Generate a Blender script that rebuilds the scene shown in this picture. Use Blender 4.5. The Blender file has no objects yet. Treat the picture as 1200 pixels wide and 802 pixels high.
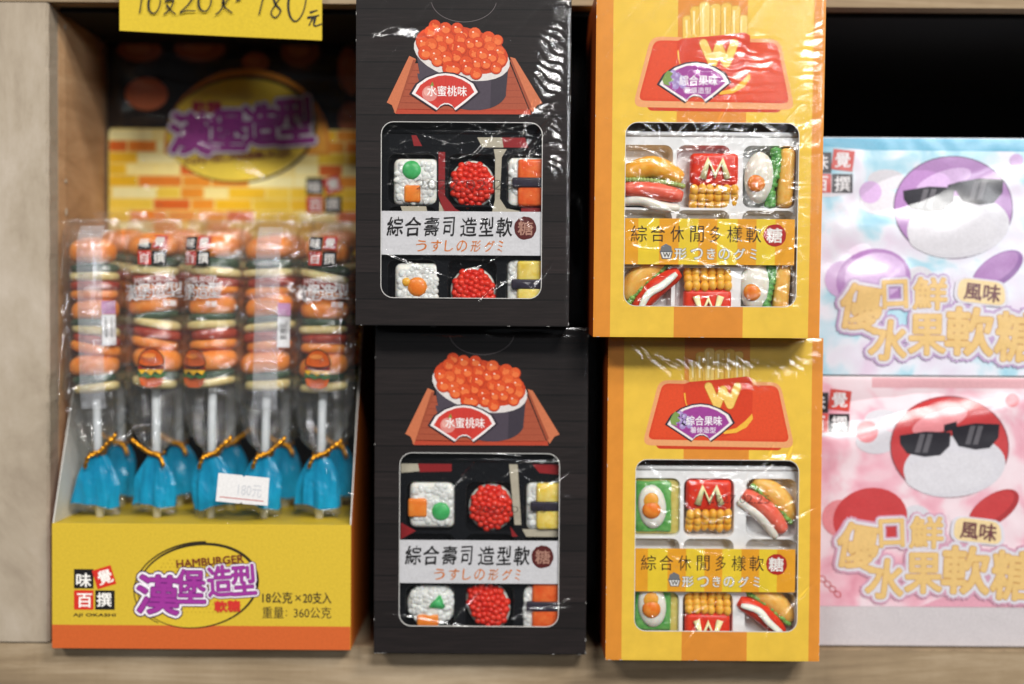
import bpy, bmesh, math, random
from mathutils import Vector, Matrix, noise
C = bpy.context.scene.collection
S = bpy.context.scene
PI = math.pi
random.seed(7)

# ------------------------------------------------------------------ camera
F_PX = 1375.0                       # focal length in pixels of the 1200 px wide frame
SHELF_D = 0.55                      # distance from the camera to the shelf's front face
CAM_Z = 0.1564
cam_d = bpy.data.cameras.new('camera')
cam = bpy.data.objects.new('camera', cam_d); C.objects.link(cam)
cam_d.sensor_width = 36; cam_d.lens = 36 * F_PX / 1200
cam_d.clip_start = 0.01; cam_d.clip_end = 50
RC = Matrix.Rotation(math.radians(90 - 1.3), 4, 'X') @ Matrix.Rotation(math.radians(0.4), 4, 'Z')
cam.matrix_world = Matrix.Translation((0, -SHELF_D, CAM_Z)) @ RC
cam_d.dof.use_dof = True; cam_d.dof.focus_distance = 0.510; cam_d.dof.aperture_fstop = 2.5
cam_d.dof.aperture_blades = 9
S.camera = cam
# ------------------------------------------------------------------ light of the shop
W = bpy.data.worlds.new('World'); S.world = W; W.use_nodes = True
bgn = W.node_tree.nodes['Background']; bgn.inputs[0].default_value = (0.86, 0.92, 1.0, 1); bgn.inputs[1].default_value = 0.08

def area(name, loc, target, sx, sy, power, col):
    d = bpy.data.lights.new(name, 'AREA'); d.shape = 'RECTANGLE'; d.size = sx; d.size_y = sy
    d.energy = power; d.color = col
    o = bpy.data.objects.new(name, d); C.objects.link(o); o.location = loc
    o.rotation_euler = (Vector(target) - Vector(loc)).to_track_quat('-Z', 'Y').to_euler()
    return o
area('ceiling_tube_light', (1.25, -1.55, 1.75), (0, 0, 0.15), 0.5, 0.26, 48, (1.0, 0.94, 0.86))
LAMP_FAR = Vector((0.75, -2.9, 2.15))
area('far_ceiling_tube_light', LAMP_FAR, (0, 0, 0.15), 0.8, 0.30, 118, (0.98, 0.97, 0.95))
LAMP_LOW = Vector((1.75, -3.3, 1.05))
area('far_aisle_light', LAMP_LOW, (0, 0, 0.15), 0.7, 0.5, 48, (0.95, 0.97, 1.0))
area('left_ceiling_tube_light', (-1.3, -2.3, 1.9), (0, 0, 0.15), 0.9, 0.2, 52, (1.0, 0.97, 0.93))
S.view_settings.view_transform = 'Standard'; S.view_settings.look = 'None'
S.view_settings.gamma = 1; S.view_settings.use_curve_mapping = False
S.view_settings.exposure = -0.40
try:
    S.cycles.use_denoising = True
    S.cycles.transparent_max_bounces = 24; S.cycles.max_bounces = 7
    S.cycles.caustics_reflective = False; S.cycles.caustics_refractive = False
    S.cycles.sample_clamp_indirect = 4
except Exception:
    pass

def pix(px, py, y):
    """world point seen at photo pixel (px,py) on the vertical plane at depth y"""
    d = RC.to_3x3() @ Vector(((px - 600) / F_PX, -(py - 401) / F_PX, -1))
    t = (y + SHELF_D) / d.y
    return Vector((0, -SHELF_D, CAM_Z)) + d * t

def K(y): return (SHELF_D + y) / F_PX

# ------------------------------------------------------------------ materials
def lin(h):
    h = h.lstrip('#'); r = []
    for i in (0, 2, 4):
        c = int(h[i:i + 2], 16) / 255
        r.append(c / 12.92 if c <= 0.04045 else ((c + 0.055) / 1.055) ** 2.4)
    return (*r, 1)
_mats = {}
def base(name, rough=0.5, col=None):
    m = bpy.data.materials.new(name); m.use_nodes = True
    b = m.node_tree.nodes['Principled BSDF']; b.inputs['Roughness'].default_value = rough; b.inputs['Specular IOR Level'].default_value = 0.3
    if col: b.inputs['Base Color'].default_value = col
    return m, m.node_tree.nodes, m.node_tree.links, b
def N(ns, t, **kw):
    n = ns.new(t)
    for k, v in kw.items(): setattr(n, k, v)
    return n
def coords(ns, ln, scale=(1, 1, 1)):
    tc = N(ns, 'ShaderNodeTexCoord'); mp = N(ns, 'ShaderNodeMapping'); mp.inputs['Scale'].default_value = scale
    ln.new(tc.outputs['Object'], mp.inputs['Vector']); return mp.outputs['Vector']
def noise_n(ns, ln, vec, scale, detail=4, rough=0.6, dist=0):
    n = N(ns, 'ShaderNodeTexNoise'); n.inputs['Scale'].default_value = scale
    n.inputs['Detail'].default_value = detail; n.inputs['Roughness'].default_value = rough
    n.inputs['Distortion'].default_value = dist
    ln.new(vec, n.inputs['Vector']); return n.outputs['Fac']
def ramp(ns, ln, fac, stops, interp='LINEAR'):
    r = N(ns, 'ShaderNodeValToRGB'); r.color_ramp.interpolation = interp
    e = r.color_ramp.elements
    while len(e) < len(stops): e.new(0.5)
    for i, (p, c) in enumerate(stops): e[i].position = p; e[i].color = c
    ln.new(fac, r.inputs['Fac']); return r.outputs['Color']
def bump(ns, ln, b, h, strength, dist):
    n = N(ns, 'ShaderNodeBump'); n.inputs['Strength'].default_value = strength; n.inputs['Distance'].default_value = dist * 0.0004 if dist > 0.05 else dist
    ln.new(h, n.inputs['Height']); ln.new(n.outputs['Normal'], b.inputs['Normal'])
def P(h, rough=0.42):
    """printed ink on coated card: faint mottling of the ink"""
    key = (h, rough)
    if key not in _mats:
        m, ns, ln, b = base('ink_' + h.strip('#'), rough)
        v = coords(ns, ln); f = noise_n(ns, ln, v, 0.35, 3, 0.7)
        c = lin(h)
        lo = tuple(x * 0.90 for x in c[:3]) + (1,); hi = tuple(min(1, x * 1.06) for x in c[:3]) + (1,)
        ln.new(ramp(ns, ln, f, [(0.3, lo), (0.7, hi)]), b.inputs['Base Color'])
        _mats[key] = m
    return _mats[key]
def gummy(h, h2=None, sss=0.55, rough=0.34):
    key = ('g', h, h2)
    if key not in _mats:
        m, ns, ln, b = base('gummy_' + h.strip('#'), rough)
        v = coords(ns, ln); f = noise_n(ns, ln, v, 0.12, 3, 0.6)
        c = lin(h); c2 = lin(h2) if h2 else tuple(x * 0.8 for x in c[:3]) + (1,)
        ln.new(ramp(ns, ln, f, [(0.35, c), (0.68, c2)]), b.inputs['Base Color'])
        b.inputs['Subsurface Weight'].default_value = sss
        b.inputs['Subsurface Radius'].default_value = (1, 0.5, 0.3)
        b.inputs['Subsurface Scale'].default_value = 0.003
        b.inputs['Coat Weight'].default_value = 0.15
        f2 = noise_n(ns, ln, v, 0.6, 2, 0.5); bump(ns, ln, b, f2, 0.12, 0.6)
        _mats[key] = m
    return _mats[key]
def plastic(h, rough=0.25, bumpy=0.0):
    key = ('pl', h, rough)
    if key not in _mats:
        m, ns, ln, b = base('plastic_' + h.strip('#'), rough)
        v = coords(ns, ln); f = noise_n(ns, ln, v, 0.05, 3, 0.6); c = lin(h)
        ln.new(ramp(ns, ln, f, [(0.3, tuple(x * 0.86 for x in c[:3]) + (1,)), (0.7, c)]), b.inputs['Base Color'])
        if bumpy: bump(ns, ln, b, noise_n(ns, ln, v, 0.15, 4, 0.6), bumpy, 1.0)
        _mats[key] = m
    return _mats[key]
def film(name, refl=0.09, rough=0.09, haze=0.02, bs=0.3, scale=0.25, dist=1.0):
    key = ('film', name)
    if key in _mats: return _mats[key]
    m = bpy.data.materials.new(name); m.use_nodes = True; ns = m.node_tree.nodes; ln = m.node_tree.links
    ns.clear(); out = N(ns, 'ShaderNodeOutputMaterial')
    tr = N(ns, 'ShaderNodeBsdfTransparent'); gl = N(ns, 'ShaderNodeBsdfGlossy'); gl.inputs['Roughness'].default_value = rough
    df = N(ns, 'ShaderNodeBsdfDiffuse'); df.inputs['Color'].default_value = (0.8, 0.82, 0.85, 1)
    lw = N(ns, 'ShaderNodeFresnel'); lw.inputs['IOR'].default_value = 1.5
    ad = N(ns, 'ShaderNodeMath', operation='MULTIPLY_ADD'); ad.inputs[1].default_value = 0.8; ad.inputs[2].default_value = refl - 0.03
    m1 = N(ns, 'ShaderNodeMixShader'); m2 = N(ns, 'ShaderNodeMixShader'); m2.inputs[0].default_value = haze
    v = coords(ns, ln); f = noise_n(ns, ln, v, scale, 5, 0.65, 0.5)
    bp = N(ns, 'ShaderNodeBump'); bp.inputs['Strength'].default_value = bs; bp.inputs['Distance'].default_value = dist * 0.0004
    ln.new(f, bp.inputs['Height'])
    ln.new(bp.outputs[0], gl.inputs['Normal']); ln.new(bp.outputs[0], lw.inputs['Normal'])
    mn = N(ns, 'ShaderNodeMath', operation='MINIMUM'); mn.inputs[1].default_value = 0.22
    ln.new(lw.outputs[0], ad.inputs[0]); ln.new(ad.outputs[0], mn.inputs[0]); ln.new(mn.outputs[0], m1.inputs[0])
    ln.new(tr.outputs[0], m1.inputs[1]); ln.new(gl.outputs[0], m1.inputs[2])
    ln.new(m1.outputs[0], m2.inputs[1]); ln.new(df.outputs[0], m2.inputs[2]); ln.new(m2.outputs[0], out.inputs[0])
    _mats[key] = m; return m
def veil(h, alpha, rough=0.4):
    """partly see-through ink on clear film"""
    key = ('veil', h, alpha)
    if key not in _mats:
        m, ns, ln, b = base('translucent_ink_' + h.strip('#'), rough, lin(h)); b.inputs['Alpha'].default_value = alpha
        _mats[key] = m
    return _mats[key]
def plank_mat():
    if 'plank' in _mats: return _mats['plank']
    m, ns, ln, b = base('dark_plank_print', 0.5)
    tc = N(ns, 'ShaderNodeTexCoord'); sp = N(ns, 'ShaderNodeSeparateXYZ'); ln.new(tc.outputs['Object'], sp.inputs[0])
    dv = N(ns, 'ShaderNodeMath', operation='DIVIDE'); dv.inputs[1].default_value = 30.6; ln.new(sp.outputs['Z'], dv.inputs[0])
    fr = N(ns, 'ShaderNodeMath', operation='FRACT'); ln.new(dv.outputs[0], fr.inputs[0])
    fl = N(ns, 'ShaderNodeMath', operation='FLOOR'); ln.new(dv.outputs[0], fl.inputs[0])
    wn = N(ns, 'ShaderNodeTexWhiteNoise', noise_dimensions='1D'); ln.new(fl.outputs[0], wn.inputs['W'])
    v = coords(ns, ln, (0.012, 0.3, 0.33)); g = noise_n(ns, ln, v, 1.3, 6, 0.7, 0.4)
    mix = N(ns, 'ShaderNodeMath', operation='MULTIPLY_ADD'); mix.inputs[1].default_value = 0.25
    ln.new(wn.outputs['Value'], mix.inputs[0]); ln.new(g, mix.inputs[2])
    c = ramp(ns, ln, mix.outputs[0], [(0.3, lin('#110d0c')), (0.62, lin('#1d1716')), (0.85, lin('#292120'))])
    seam = ramp(ns, ln, fr.outputs[0], [(0.0, (0.12, 0.12, 0.12, 1)), (0.03, (0.25, 0.25, 0.25, 1)), (0.05, (1.15, 1.15, 1.15, 1)), (0.08, (1, 1, 1, 1)), (0.97, (0.9, 0.9, 0.9, 1)), (1.0, (0.4, 0.4, 0.4, 1))])
    b.inputs['Specular IOR Level'].default_value = 0.18
    mx = N(ns, 'ShaderNodeMix', data_type='RGBA', blend_type='MULTIPLY'); mx.inputs[0].default_value = 1
    ln.new(c, mx.inputs[6]); ln.new(seam, mx.inputs[7]); ln.new(mx.outputs[2], b.inputs['Base Color'])
    _mats['plank'] = m; return m
def stripe_mat(key, stops, width):
    """vertical printed stripes over the object's own X; stops in px from X=0"""
    if key in _mats: return _mats[key]
    m, ns, ln, b = base(key, 0.38)
    tc = N(ns, 'ShaderNodeTexCoord'); sp = N(ns, 'ShaderNodeSeparateXYZ'); ln.new(tc.outputs['Object'], sp.inputs[0])
    dv = N(ns, 'ShaderNodeMath', operation='DIVIDE'); dv.inputs[1].default_value = width; ln.new(sp.outputs['X'], dv.inputs[0])
    c = ramp(ns, ln, dv.outputs[0], [(p / width, lin(h)) for p, h in stops], 'CONSTANT')
    v = coords(ns, ln); f = noise_n(ns, ln, v, 0.05, 4, 0.6)
    mot = ramp(ns, ln, f, [(0.3, (0.93, 0.93, 0.93, 1)), (0.7, (1.04, 1.04, 1.04, 1))])
    mx = N(ns, 'ShaderNodeMix', data_type='RGBA', blend_type='MULTIPLY'); mx.inputs[0].default_value = 1
    ln.new(c, mx.inputs[6]); ln.new(mot, mx.inputs[7]); ln.new(mx.outputs[2], b.inputs['Base Color'])
    _mats[key] = m; return m
def wood_mat(key, c1, c2, c3, sc, rough=0.7):
    if key in _mats: return _mats[key]
    m, ns, ln, b = base(key, rough)
    v = coords(ns, ln, sc); g = noise_n(ns, ln, v, 9, 8, 0.72, 0.6)
    v2 = coords(ns, ln); g2 = noise_n(ns, ln, v2, 14, 5, 0.6)
    mix = N(ns, 'ShaderNodeMath', operation='MULTIPLY_ADD'); mix.inputs[1].default_value = 0.45
    sub = N(ns, 'ShaderNodeMath', operation='SUBTRACT'); sub.inputs[1].default_value = 0.5
    ln.new(g2, sub.inputs[0]); ln.new(sub.outputs[0], mix.inputs[0]); ln.new(g, mix.inputs[2])
    ln.new(ramp(ns, ln, mix.outputs[0], [(0.28, lin(c1)), (0.5, lin(c2)), (0.72, lin(c3))]), b.inputs['Base Color'])
    bump(ns, ln, b, g, 0.35, 0.0006)
    _mats[key] = m; return m
def cloud_mat(key, stops, scale=0.018):
    if key in _mats: return _mats[key]
    m, ns, ln, b = base(key, 0.3)
    v = coords(ns, ln); f = noise_n(ns, ln, v, scale, 3, 0.5, 0.4)
    ln.new(ramp(ns, ln, f, [(p, lin(h)) for p, h in stops]), b.inputs['Base Color'])
    b.inputs['Coat Weight'].default_value = 0.3; b.inputs['Coat Roughness'].default_value = 0.15
    _mats[key] = m; return m

CARD_WHITE = P('#d8d6d2', 0.6)
PLY_FACE = wood_mat('plywood_face', '#7f7161', '#9e917f', '#afa394', (2.5, 1, 1.2), 0.75)
PLY_EDGE = wood_mat('plywood_edge', '#6d5b47', '#8c795f', '#aa987f', (0.5, 1, 7), 0.8)
PLY_IN = wood_mat('plywood_inner', '#8d6a48', '#ab8661', '#bd9b76', (1, 1.2, 6), 0.8)
BLACK = plastic('#0a0a0b', 0.8)
WRAP = film('shrink_wrap_film', 0.068, 0.12, 0.002, 0.22, 0.6, 0.8)
WINDOW = film('window_film', 0.02, 0.05, 0.0, 0.15, 0.05, 1.0)
BAG = film('lollipop_bag_film', 0.12, 0.085, 0.02, 0.55, 0.12, 2.6)
SOFT = film('added_glare_film', 0.05, 0.28, 0.01, 0.1, 0.2, 1.0)  # only for the glare sheet added in front of the fruit cartons
SLEEVE = film('clear_sleeve_film', 0.045, 0.08, 0.003, 0.3, 0.08, 2.0)

# ------------------------------------------------------------------ object helpers
def link(name, me, parent=None, mats=()):
    o = bpy.data.objects.new(name, me); C.objects.link(o)
    for m in mats: me.materials.append(m)
    if parent: o.parent = parent
    return o
def from_data(name, vs, fs, mats, parent=None, fm=None, smooth=False):
    me = bpy.data.meshes.new(name); me.from_pydata(vs, [], fs)
    o = link(name, me, parent, mats)
    if fm: me.polygons.foreach_set('material_index', fm)
    if smooth: me.polygons.foreach_set('use_smooth', [True] * len(me.polygons))
    me.update(); return o
def from_bm(name, bm, mats, parent=None, smooth=False):
    me = bpy.data.meshes.new(name); bmesh.ops.recalc_face_normals(bm, faces=bm.faces); bm.to_mesh(me); bm.free()
    if smooth: me.polygons.foreach_set('use_smooth', [True] * len(me.polygons))
    return link(name, me, parent, mats)
def thing(name, label, cat, loc=(0, 0, 0), rot=(0, 0, 0), k=1.0, group=None):
    o = bpy.data.objects.new(name, None); C.objects.link(o)
    o.location = loc; o.rotation_euler = rot; o.scale = (k, k, k); o.empty_display_size = 0.01
    o['label'] = label; o['category'] = cat
    if group: o['group'] = group
    return o
def tag(o, label, cat, group=None):
    o['label'] = label; o['category'] = cat
    if group: o['group'] = group
    return o
def bbox(bm, c, s, bev=0, seg=3, rot=None, mi=0):
    r = bmesh.ops.create_cube(bm, size=1); vs = r['verts']
    bmesh.ops.scale(bm, vec=s, verts=vs)
    fs = set(f for v in vs for f in v.link_faces)
    if bev:
        es = set(e for v in vs for e in v.link_edges)
        q = bmesh.ops.bevel(bm, geom=list(es) , offset=bev, segments=seg, affect='EDGES', profile=0.5)
        vs = list(set(v for f in q['faces'] for v in f.verts) | set(v for v in vs if v.is_valid))
    if rot: bmesh.ops.rotate(bm, cent=(0, 0, 0), matrix=rot, verts=vs)
    bmesh.ops.translate(bm, vec=c, verts=vs)
    for v in vs:
        for f in v.link_faces: f.material_index = mi
    return vs
def ball(bm, c, r, sub=2, rot=None):
    q = bmesh.ops.create_icosphere(bm, subdivisions=sub, radius=1)['verts']
    bmesh.ops.scale(bm, vec=r if hasattr(r, '__len__') else (r, r, r), verts=q)
    if rot: bmesh.ops.rotate(bm, cent=(0, 0, 0), matrix=rot, verts=q)
    bmesh.ops.translate(bm, vec=c, verts=q); return q
def tube(name, pts, rad, mats, parent, seg=8, flat=1.0):
    """swept tube through points (radius may be a list)"""
    vs, fs = [], []; n = len(pts); P3 = [Vector(p) for p in pts]
    up0 = Vector((0.13, -1, 0.21)).normalized()
    for i, p in enumerate(P3):
        t = (P3[min(i + 1, n - 1)] - P3[max(i - 1, 0)]).normalized()
        a = t.cross(up0).normalized(); b_ = t.cross(a).normalized()
        r = rad[i] if hasattr(rad, '__len__') else rad
        for j in range(seg):
            an = 2 * PI * j / seg
            vs.append(p + a * math.cos(an) * r + b_ * math.sin(an) * r * flat)
    for i in range(n - 1):
        for j in range(seg):
            j2 = (j + 1) % seg
            fs.append((i * seg + j, i * seg + j2, (i + 1) * seg + j2, (i + 1) * seg + j))
    fs.append(tuple(range(seg))[::-1]); fs.append(tuple((n - 1) * seg + j for j in range(seg)))
    return from_data(name, vs, fs, mats, parent, smooth=True)
def smooth_path(pts, n=6):
    out = []; P3 = [Vector(p) for p in pts]; P3 = [P3[0]] + P3 + [P3[-1]]
    for i in range(1, len(P3) - 2):
        for j in range(n):
            t = j / n; a, b, c, d = P3[i - 1:i + 3]
            out.append(0.5 * (2 * b + (c - a) * t + (2 * a - 5 * b + 4 * c - d) * t * t + (3 * b - a - 3 * c + d) * t ** 3))
    out.append(P3[-2]); return out

# ------------------------------------------------------------------ flat print
_tc = {}
def glyphs(body, off):
    key = (body, off)
    if key not in _tc:
        c = bpy.data.curves.new('lettering', 'FONT'); c.body = body; c.size = 1; c.offset = off; c.resolution_u = 3
        o = bpy.data.objects.new('lettering', c); C.objects.link(o)
        dg = bpy.context.evaluated_depsgraph_get(); dg.update()
        me = bpy.data.meshes.new_from_object(o.evaluated_get(dg))
        _tc[key] = ([(v.co.x, v.co.y) for v in me.vertices], [tuple(p.vertices) for p in me.polygons])
        bpy.data.meshes.remove(me); bpy.data.objects.remove(o); bpy.data.curves.remove(c)
    return _tc[key]
class Art:
    """flat print in photo-pixel coordinates, layer by layer, joined into one mesh"""
    def __init__(s, cx, by, dz=0.22, warp=None):
        s.cx, s.by, s.dz, s.v, s.f, s.m, s.mats, s.warp, s.L = cx, by, dz, [], [], [], [], warp, 1
    def mi(s, m):
        if m not in s.mats: s.mats.append(m)
        return s.mats.index(m)
    def add(s, pts, faces, m, layer=None):
        b = len(s.v); L = s.L if layer is None else layer; i = s.mi(m)
        for x, y in pts:
            X, Z = x - s.cx, s.by - y; Y = -L * s.dz
            s.v.append(s.warp(X, Y, Z) if s.warp else (X, Y, Z))
        for f in faces: s.f.append(tuple(b + q for q in f)); s.m.append(i)
    def poly(s, pts, m, layer=None):
        s.add(pts, [tuple(range(len(pts)))[::-1]], m, layer)
    def rect(s, x0, y0, x1, y1, m, layer=None, rot=0):
        cx, cy = (x0 + x1) / 2, (y0 + y1) / 2; p = []
        for x, y in ((x0, y0), (x1, y0), (x1, y1), (x0, y1)):
            dx, dy = x - cx, y - cy; c, n = math.cos(rot), math.sin(rot)
            p.append((cx + dx * c - dy * n, cy + dx * n + dy * c))
        s.poly(p, m, layer)
    def ell(s, cx, cy, rx, ry, m, layer=None, rot=0, n=28, wob=0):
        c, q = math.cos(rot), math.sin(rot); p = []
        for i in range(n):
            a = 2 * PI * i / n; w = 1 + wob * random.uniform(-1, 1)
            x, y = rx * w * math.cos(a), ry * w * math.sin(a); p.append((cx + x * c - y * q, cy + x * q + y * c))
        s.poly(p, m, layer)
    def ring(s, cx, cy, rx, ry, w, m, layer=None, rot=0, n=48, var=0.0, a0=0, a1=2 * PI):
        c, q = math.cos(rot), math.sin(rot); v = []; f = []
        for i in range(n + 1):
            a = a0 + (a1 - a0) * i / n; ww = w * (1 + var * math.sin(a + 2.2))
            for r in (-ww / 2, ww / 2):
                x, y = (rx + r) * math.cos(a), (ry + r) * math.sin(a); v.append((cx + x * c - y * q, cy + x * q + y * c))
        for i in range(n): f.append((2 * i, 2 * i + 1, 2 * i + 3, 2 * i + 2)[::-1])
        s.add(v, f, m, layer)
    def stroke(s, pts, w, m, layer=None, n=6, taper=True):
        p = smooth_path([(x, y, 0) for x, y in pts], n); v = []; f = []; L = len(p)
        for i, q in enumerate(p):
            t = (p[min(i + 1, L - 1)] - p[max(i - 1, 0)]).normalized(); u = i / (L - 1)
            ww = w * (0.55 + 0.45 * math.sin(PI * min(1, u * 1.6 + 0.2))) if taper else w
            nx, ny = -t.y * ww / 2, t.x * ww / 2; v += [(q.x + nx, q.y + ny), (q.x - nx, q.y - ny)]
        for i in range(L - 1): f.append((2 * i, 2 * i + 1, 2 * i + 3, 2 * i + 2)[::-1])
        s.add(v, f, m, layer)
    def text(s, body, x0, x1, y0, y1, m, layer=None, off=0.0, rot=0, shear=0, arc=0, jag=0):
        fat = 0
        if off > 0: fat = off * 0.9
        off = 0.0
        v0, _ = glyphs(body, 0.0); v, f = glyphs(body, off)
        ax, bx_ = min(p[0] for p in v0), max(p[0] for p in v0); ay, by_ = min(p[1] for p in v0), max(p[1] for p in v0)
        cx, cy = (x0 + x1) / 2, (y0 + y1) / 2; pts = []
        c, n = math.cos(rot), math.sin(rot)
        for x, y in v:
            u = (x - ax) / (bx_ - ax) - 0.5; w = (y - ay) / max(1e-6, by_ - ay) - 0.5
            X = u * (x1 - x0) + shear * w * (y1 - y0); Y = -w * (y1 - y0) - arc * (0.25 - u * u) * 4
            if jag: X += jag * noise.noise(Vector((x * 9, y * 9, 1))); Y += jag * noise.noise(Vector((x * 9, y * 9, 7)))
            pts.append((cx + X * c - Y * n, cy + X * n + Y * c))
        s.add(pts, f, m, layer)
        if fat:
            L0 = s.L if layer is None else layer
            R_ = fat * min(abs(x1 - x0), abs(y1 - y0)) if len(body) == 1 or abs(x1 - x0) > abs(y1 - y0) else fat * abs(x1 - x0)
            n_ = 12 if fat > 0.03 else 6
            for i in range(n_):
                t = 2 * PI * i / n_; s.add([(x + R_ * math.cos(t), y + R_ * math.sin(t)) for x, y in pts], f, m, L0 + 0.04 * (i + 1))
    def build(s, name, parent):
        return from_data(name, s.v, s.f, s.mats, parent, s.m)
def rrect(x0, y0, x1, y1, r, n=6):
    """rounded rectangle in photo px, clockwise from top left"""
    p = []
    for cx, cy, a0 in ((x0 + r, y0 + r, PI), (x1 - r, y0 + r, 1.5 * PI), (x1 - r, y1 - r, 0), (x0 + r, y1 - r, 0.5 * PI)):
        for i in range(n + 1):
            a = a0 + 0.5 * PI * i / n; p.append((cx + r * math.cos(a), cy + r * math.sin(a)))
    return p
def roundpoly(pts, r, n=5):
    out = []; L = len(pts)
    for i in range(L):
        a, b, c = Vector(pts[i - 1]), Vector(pts[i]), Vector(pts[(i + 1) % L])
        p, q = b + (a - b).normalized() * r, b + (c - b).normalized() * r
        for j in range(n + 1):
            t = j / n; w = p * (1 - t) ** 2 + b * 2 * t * (1 - t) + q * t * t; out.append((w.x, w.y))
    return out

def sheet(name, x0, x1, z0, z1, nx, nz, hf, mat, parent, bend=None):
    """a film grid in local px: y = hf(x,z)"""
    vs = []; fs = []
    for j in range(nz + 1):
        for i in range(nx + 1):
            x = x0 + (x1 - x0) * i / nx; z = z0 + (z1 - z0) * j / nz
            vs.append((x, hf(x, z), z))
    for j in range(nz):
        for i in range(nx):
            a = j * (nx + 1) + i; fs.append((a, a + 1, a + nx + 2, a + nx + 1))
    return from_data(name, vs, fs, [mat], parent, smooth=True)
def facet(root_m, x, z, sx, sz, ang=0.0, lamp=None, y=0.0, gain=1.0):
    """a taut patch of film tipped so that it mirrors a ceiling tube towards the shopper"""
    p = root_m @ Vector((x, y, z)); l = ((lamp or LAMP_FAR) - p).normalized(); v = (Vector((0, -SHELF_D, CAM_Z)) - p).normalized()
    n = root_m.to_3x3().normalized().inverted() @ (l + v); n.normalize()
    return ('f', x, z, sx, sz, -n.x / n.y * gain, -n.z / n.y * gain, ang)
def facetf(x, z, f):
    _, cx, cz, sx, sz, mx, mz, an = f; dx, dz = x - cx, z - cz
    c, s_ = math.cos(an), math.sin(an); u, w = (dx * c + dz * s_) / sx, (-dx * s_ + dz * c) / sz
    return -(mx * dx + mz * dz) * math.exp(-0.5 * (u * u + w * w) ** 1.6)
def pleatf(x, z, f, seed):
    """finely pleated film whose pleats all tip towards the same ceiling tube"""
    _, cx, cz, w, h, mx, mz, an = f; dx, dz = x - cx, z - cz
    c, s_ = math.cos(an), math.sin(an); q = noise.noise(Vector((x * .05, z * .05, seed)))
    u, v = (dx * c + dz * s_) / (w * .5), (-dx * s_ + dz * c) / (h * .5)
    r = u * u + v * v + 1.1 * q
    if r > 3.5: return 0.0
    m = math.hypot(mx, mz); a = (dx * mx + dz * mz) / m + 9 * q
    p = 11.0; saw = (a % p) - p / 2
    return -m * saw * math.exp(-0.7 * max(0, r) ** 2)
def ridge(x, y, seed, sc, ang, stretch=3.0, sharp=5):
    c, s_ = math.cos(ang), math.sin(ang)
    u, w = (x * c + y * s_) * sc / stretch, (-x * s_ + y * c) * sc
    n = noise.noise(Vector((u, w, seed))) * 1.6
    return max(0, 1 - abs(n) * 2) ** sharp
def bumpf(x, z, b):
    """b = (cx,cz,sx,sz,amp,ang)"""
    if b[0] == 'f': return facetf(x, z, b)
    c, s_ = math.cos(b[5]), math.sin(b[5]); dx, dz = x - b[0], z - b[1]
    u, w = (dx * c + dz * s_) / b[2], (-dx * s_ + dz * c) / b[3]
    return b[4] * math.exp(-0.5 * (u * u + w * w))

# ================================================================== THE SHELF
def block(name, x0, x1, y0, y1, z0, z1, mats, seg=1, chip=0.0, parent=None):
    """board whose front top edge may be chipped"""
    nx = seg; vs = []; fs = []
    for i in range(nx + 1):
        x = x0 + (x1 - x0) * i / nx
        d = chip * (abs(noise.noise(Vector((x * 90, 3, 1)))) + 0.6 * abs(noise.noise(Vector((x * 300, 5, 1)))))
        vs += [(x, y0, z0), (x, y0 + d * .3, z1 - d), (x, y0 + d + 0.0006, z1), (x, y1, z1), (x, y1, z0)]
    for i in range(nx):
        a = i * 5; b = a + 5
        for q in range(5):
            q2 = (q + 1) % 5; fs.append((a + q, b + q, b + q2, a + q2))
    fs += [(0, 1, 2, 3, 4), tuple(nx * 5 + q for q in (4, 3, 2, 1, 0))]
    return from_data(name, vs, fs, mats, parent)
XL = pix(57, 400, 0).x
shelf_root = thing('wooden_shelf', 'pale plywood shelf unit with worn edges holding the candy boxes', 'shelf')
block('shelf_board', XL - 0.12, 0.45, 0.0, 0.34, -0.06, 0.0, [PLY_EDGE], 400, 0.0011, shelf_root)
zt = pix(900, 8, 0).z
block('upper_board', XL - 0.12, 0.45, 0.0, 0.34, zt, zt + 0.03, [PLY_EDGE], 60, 0.0, shelf_root)
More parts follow.
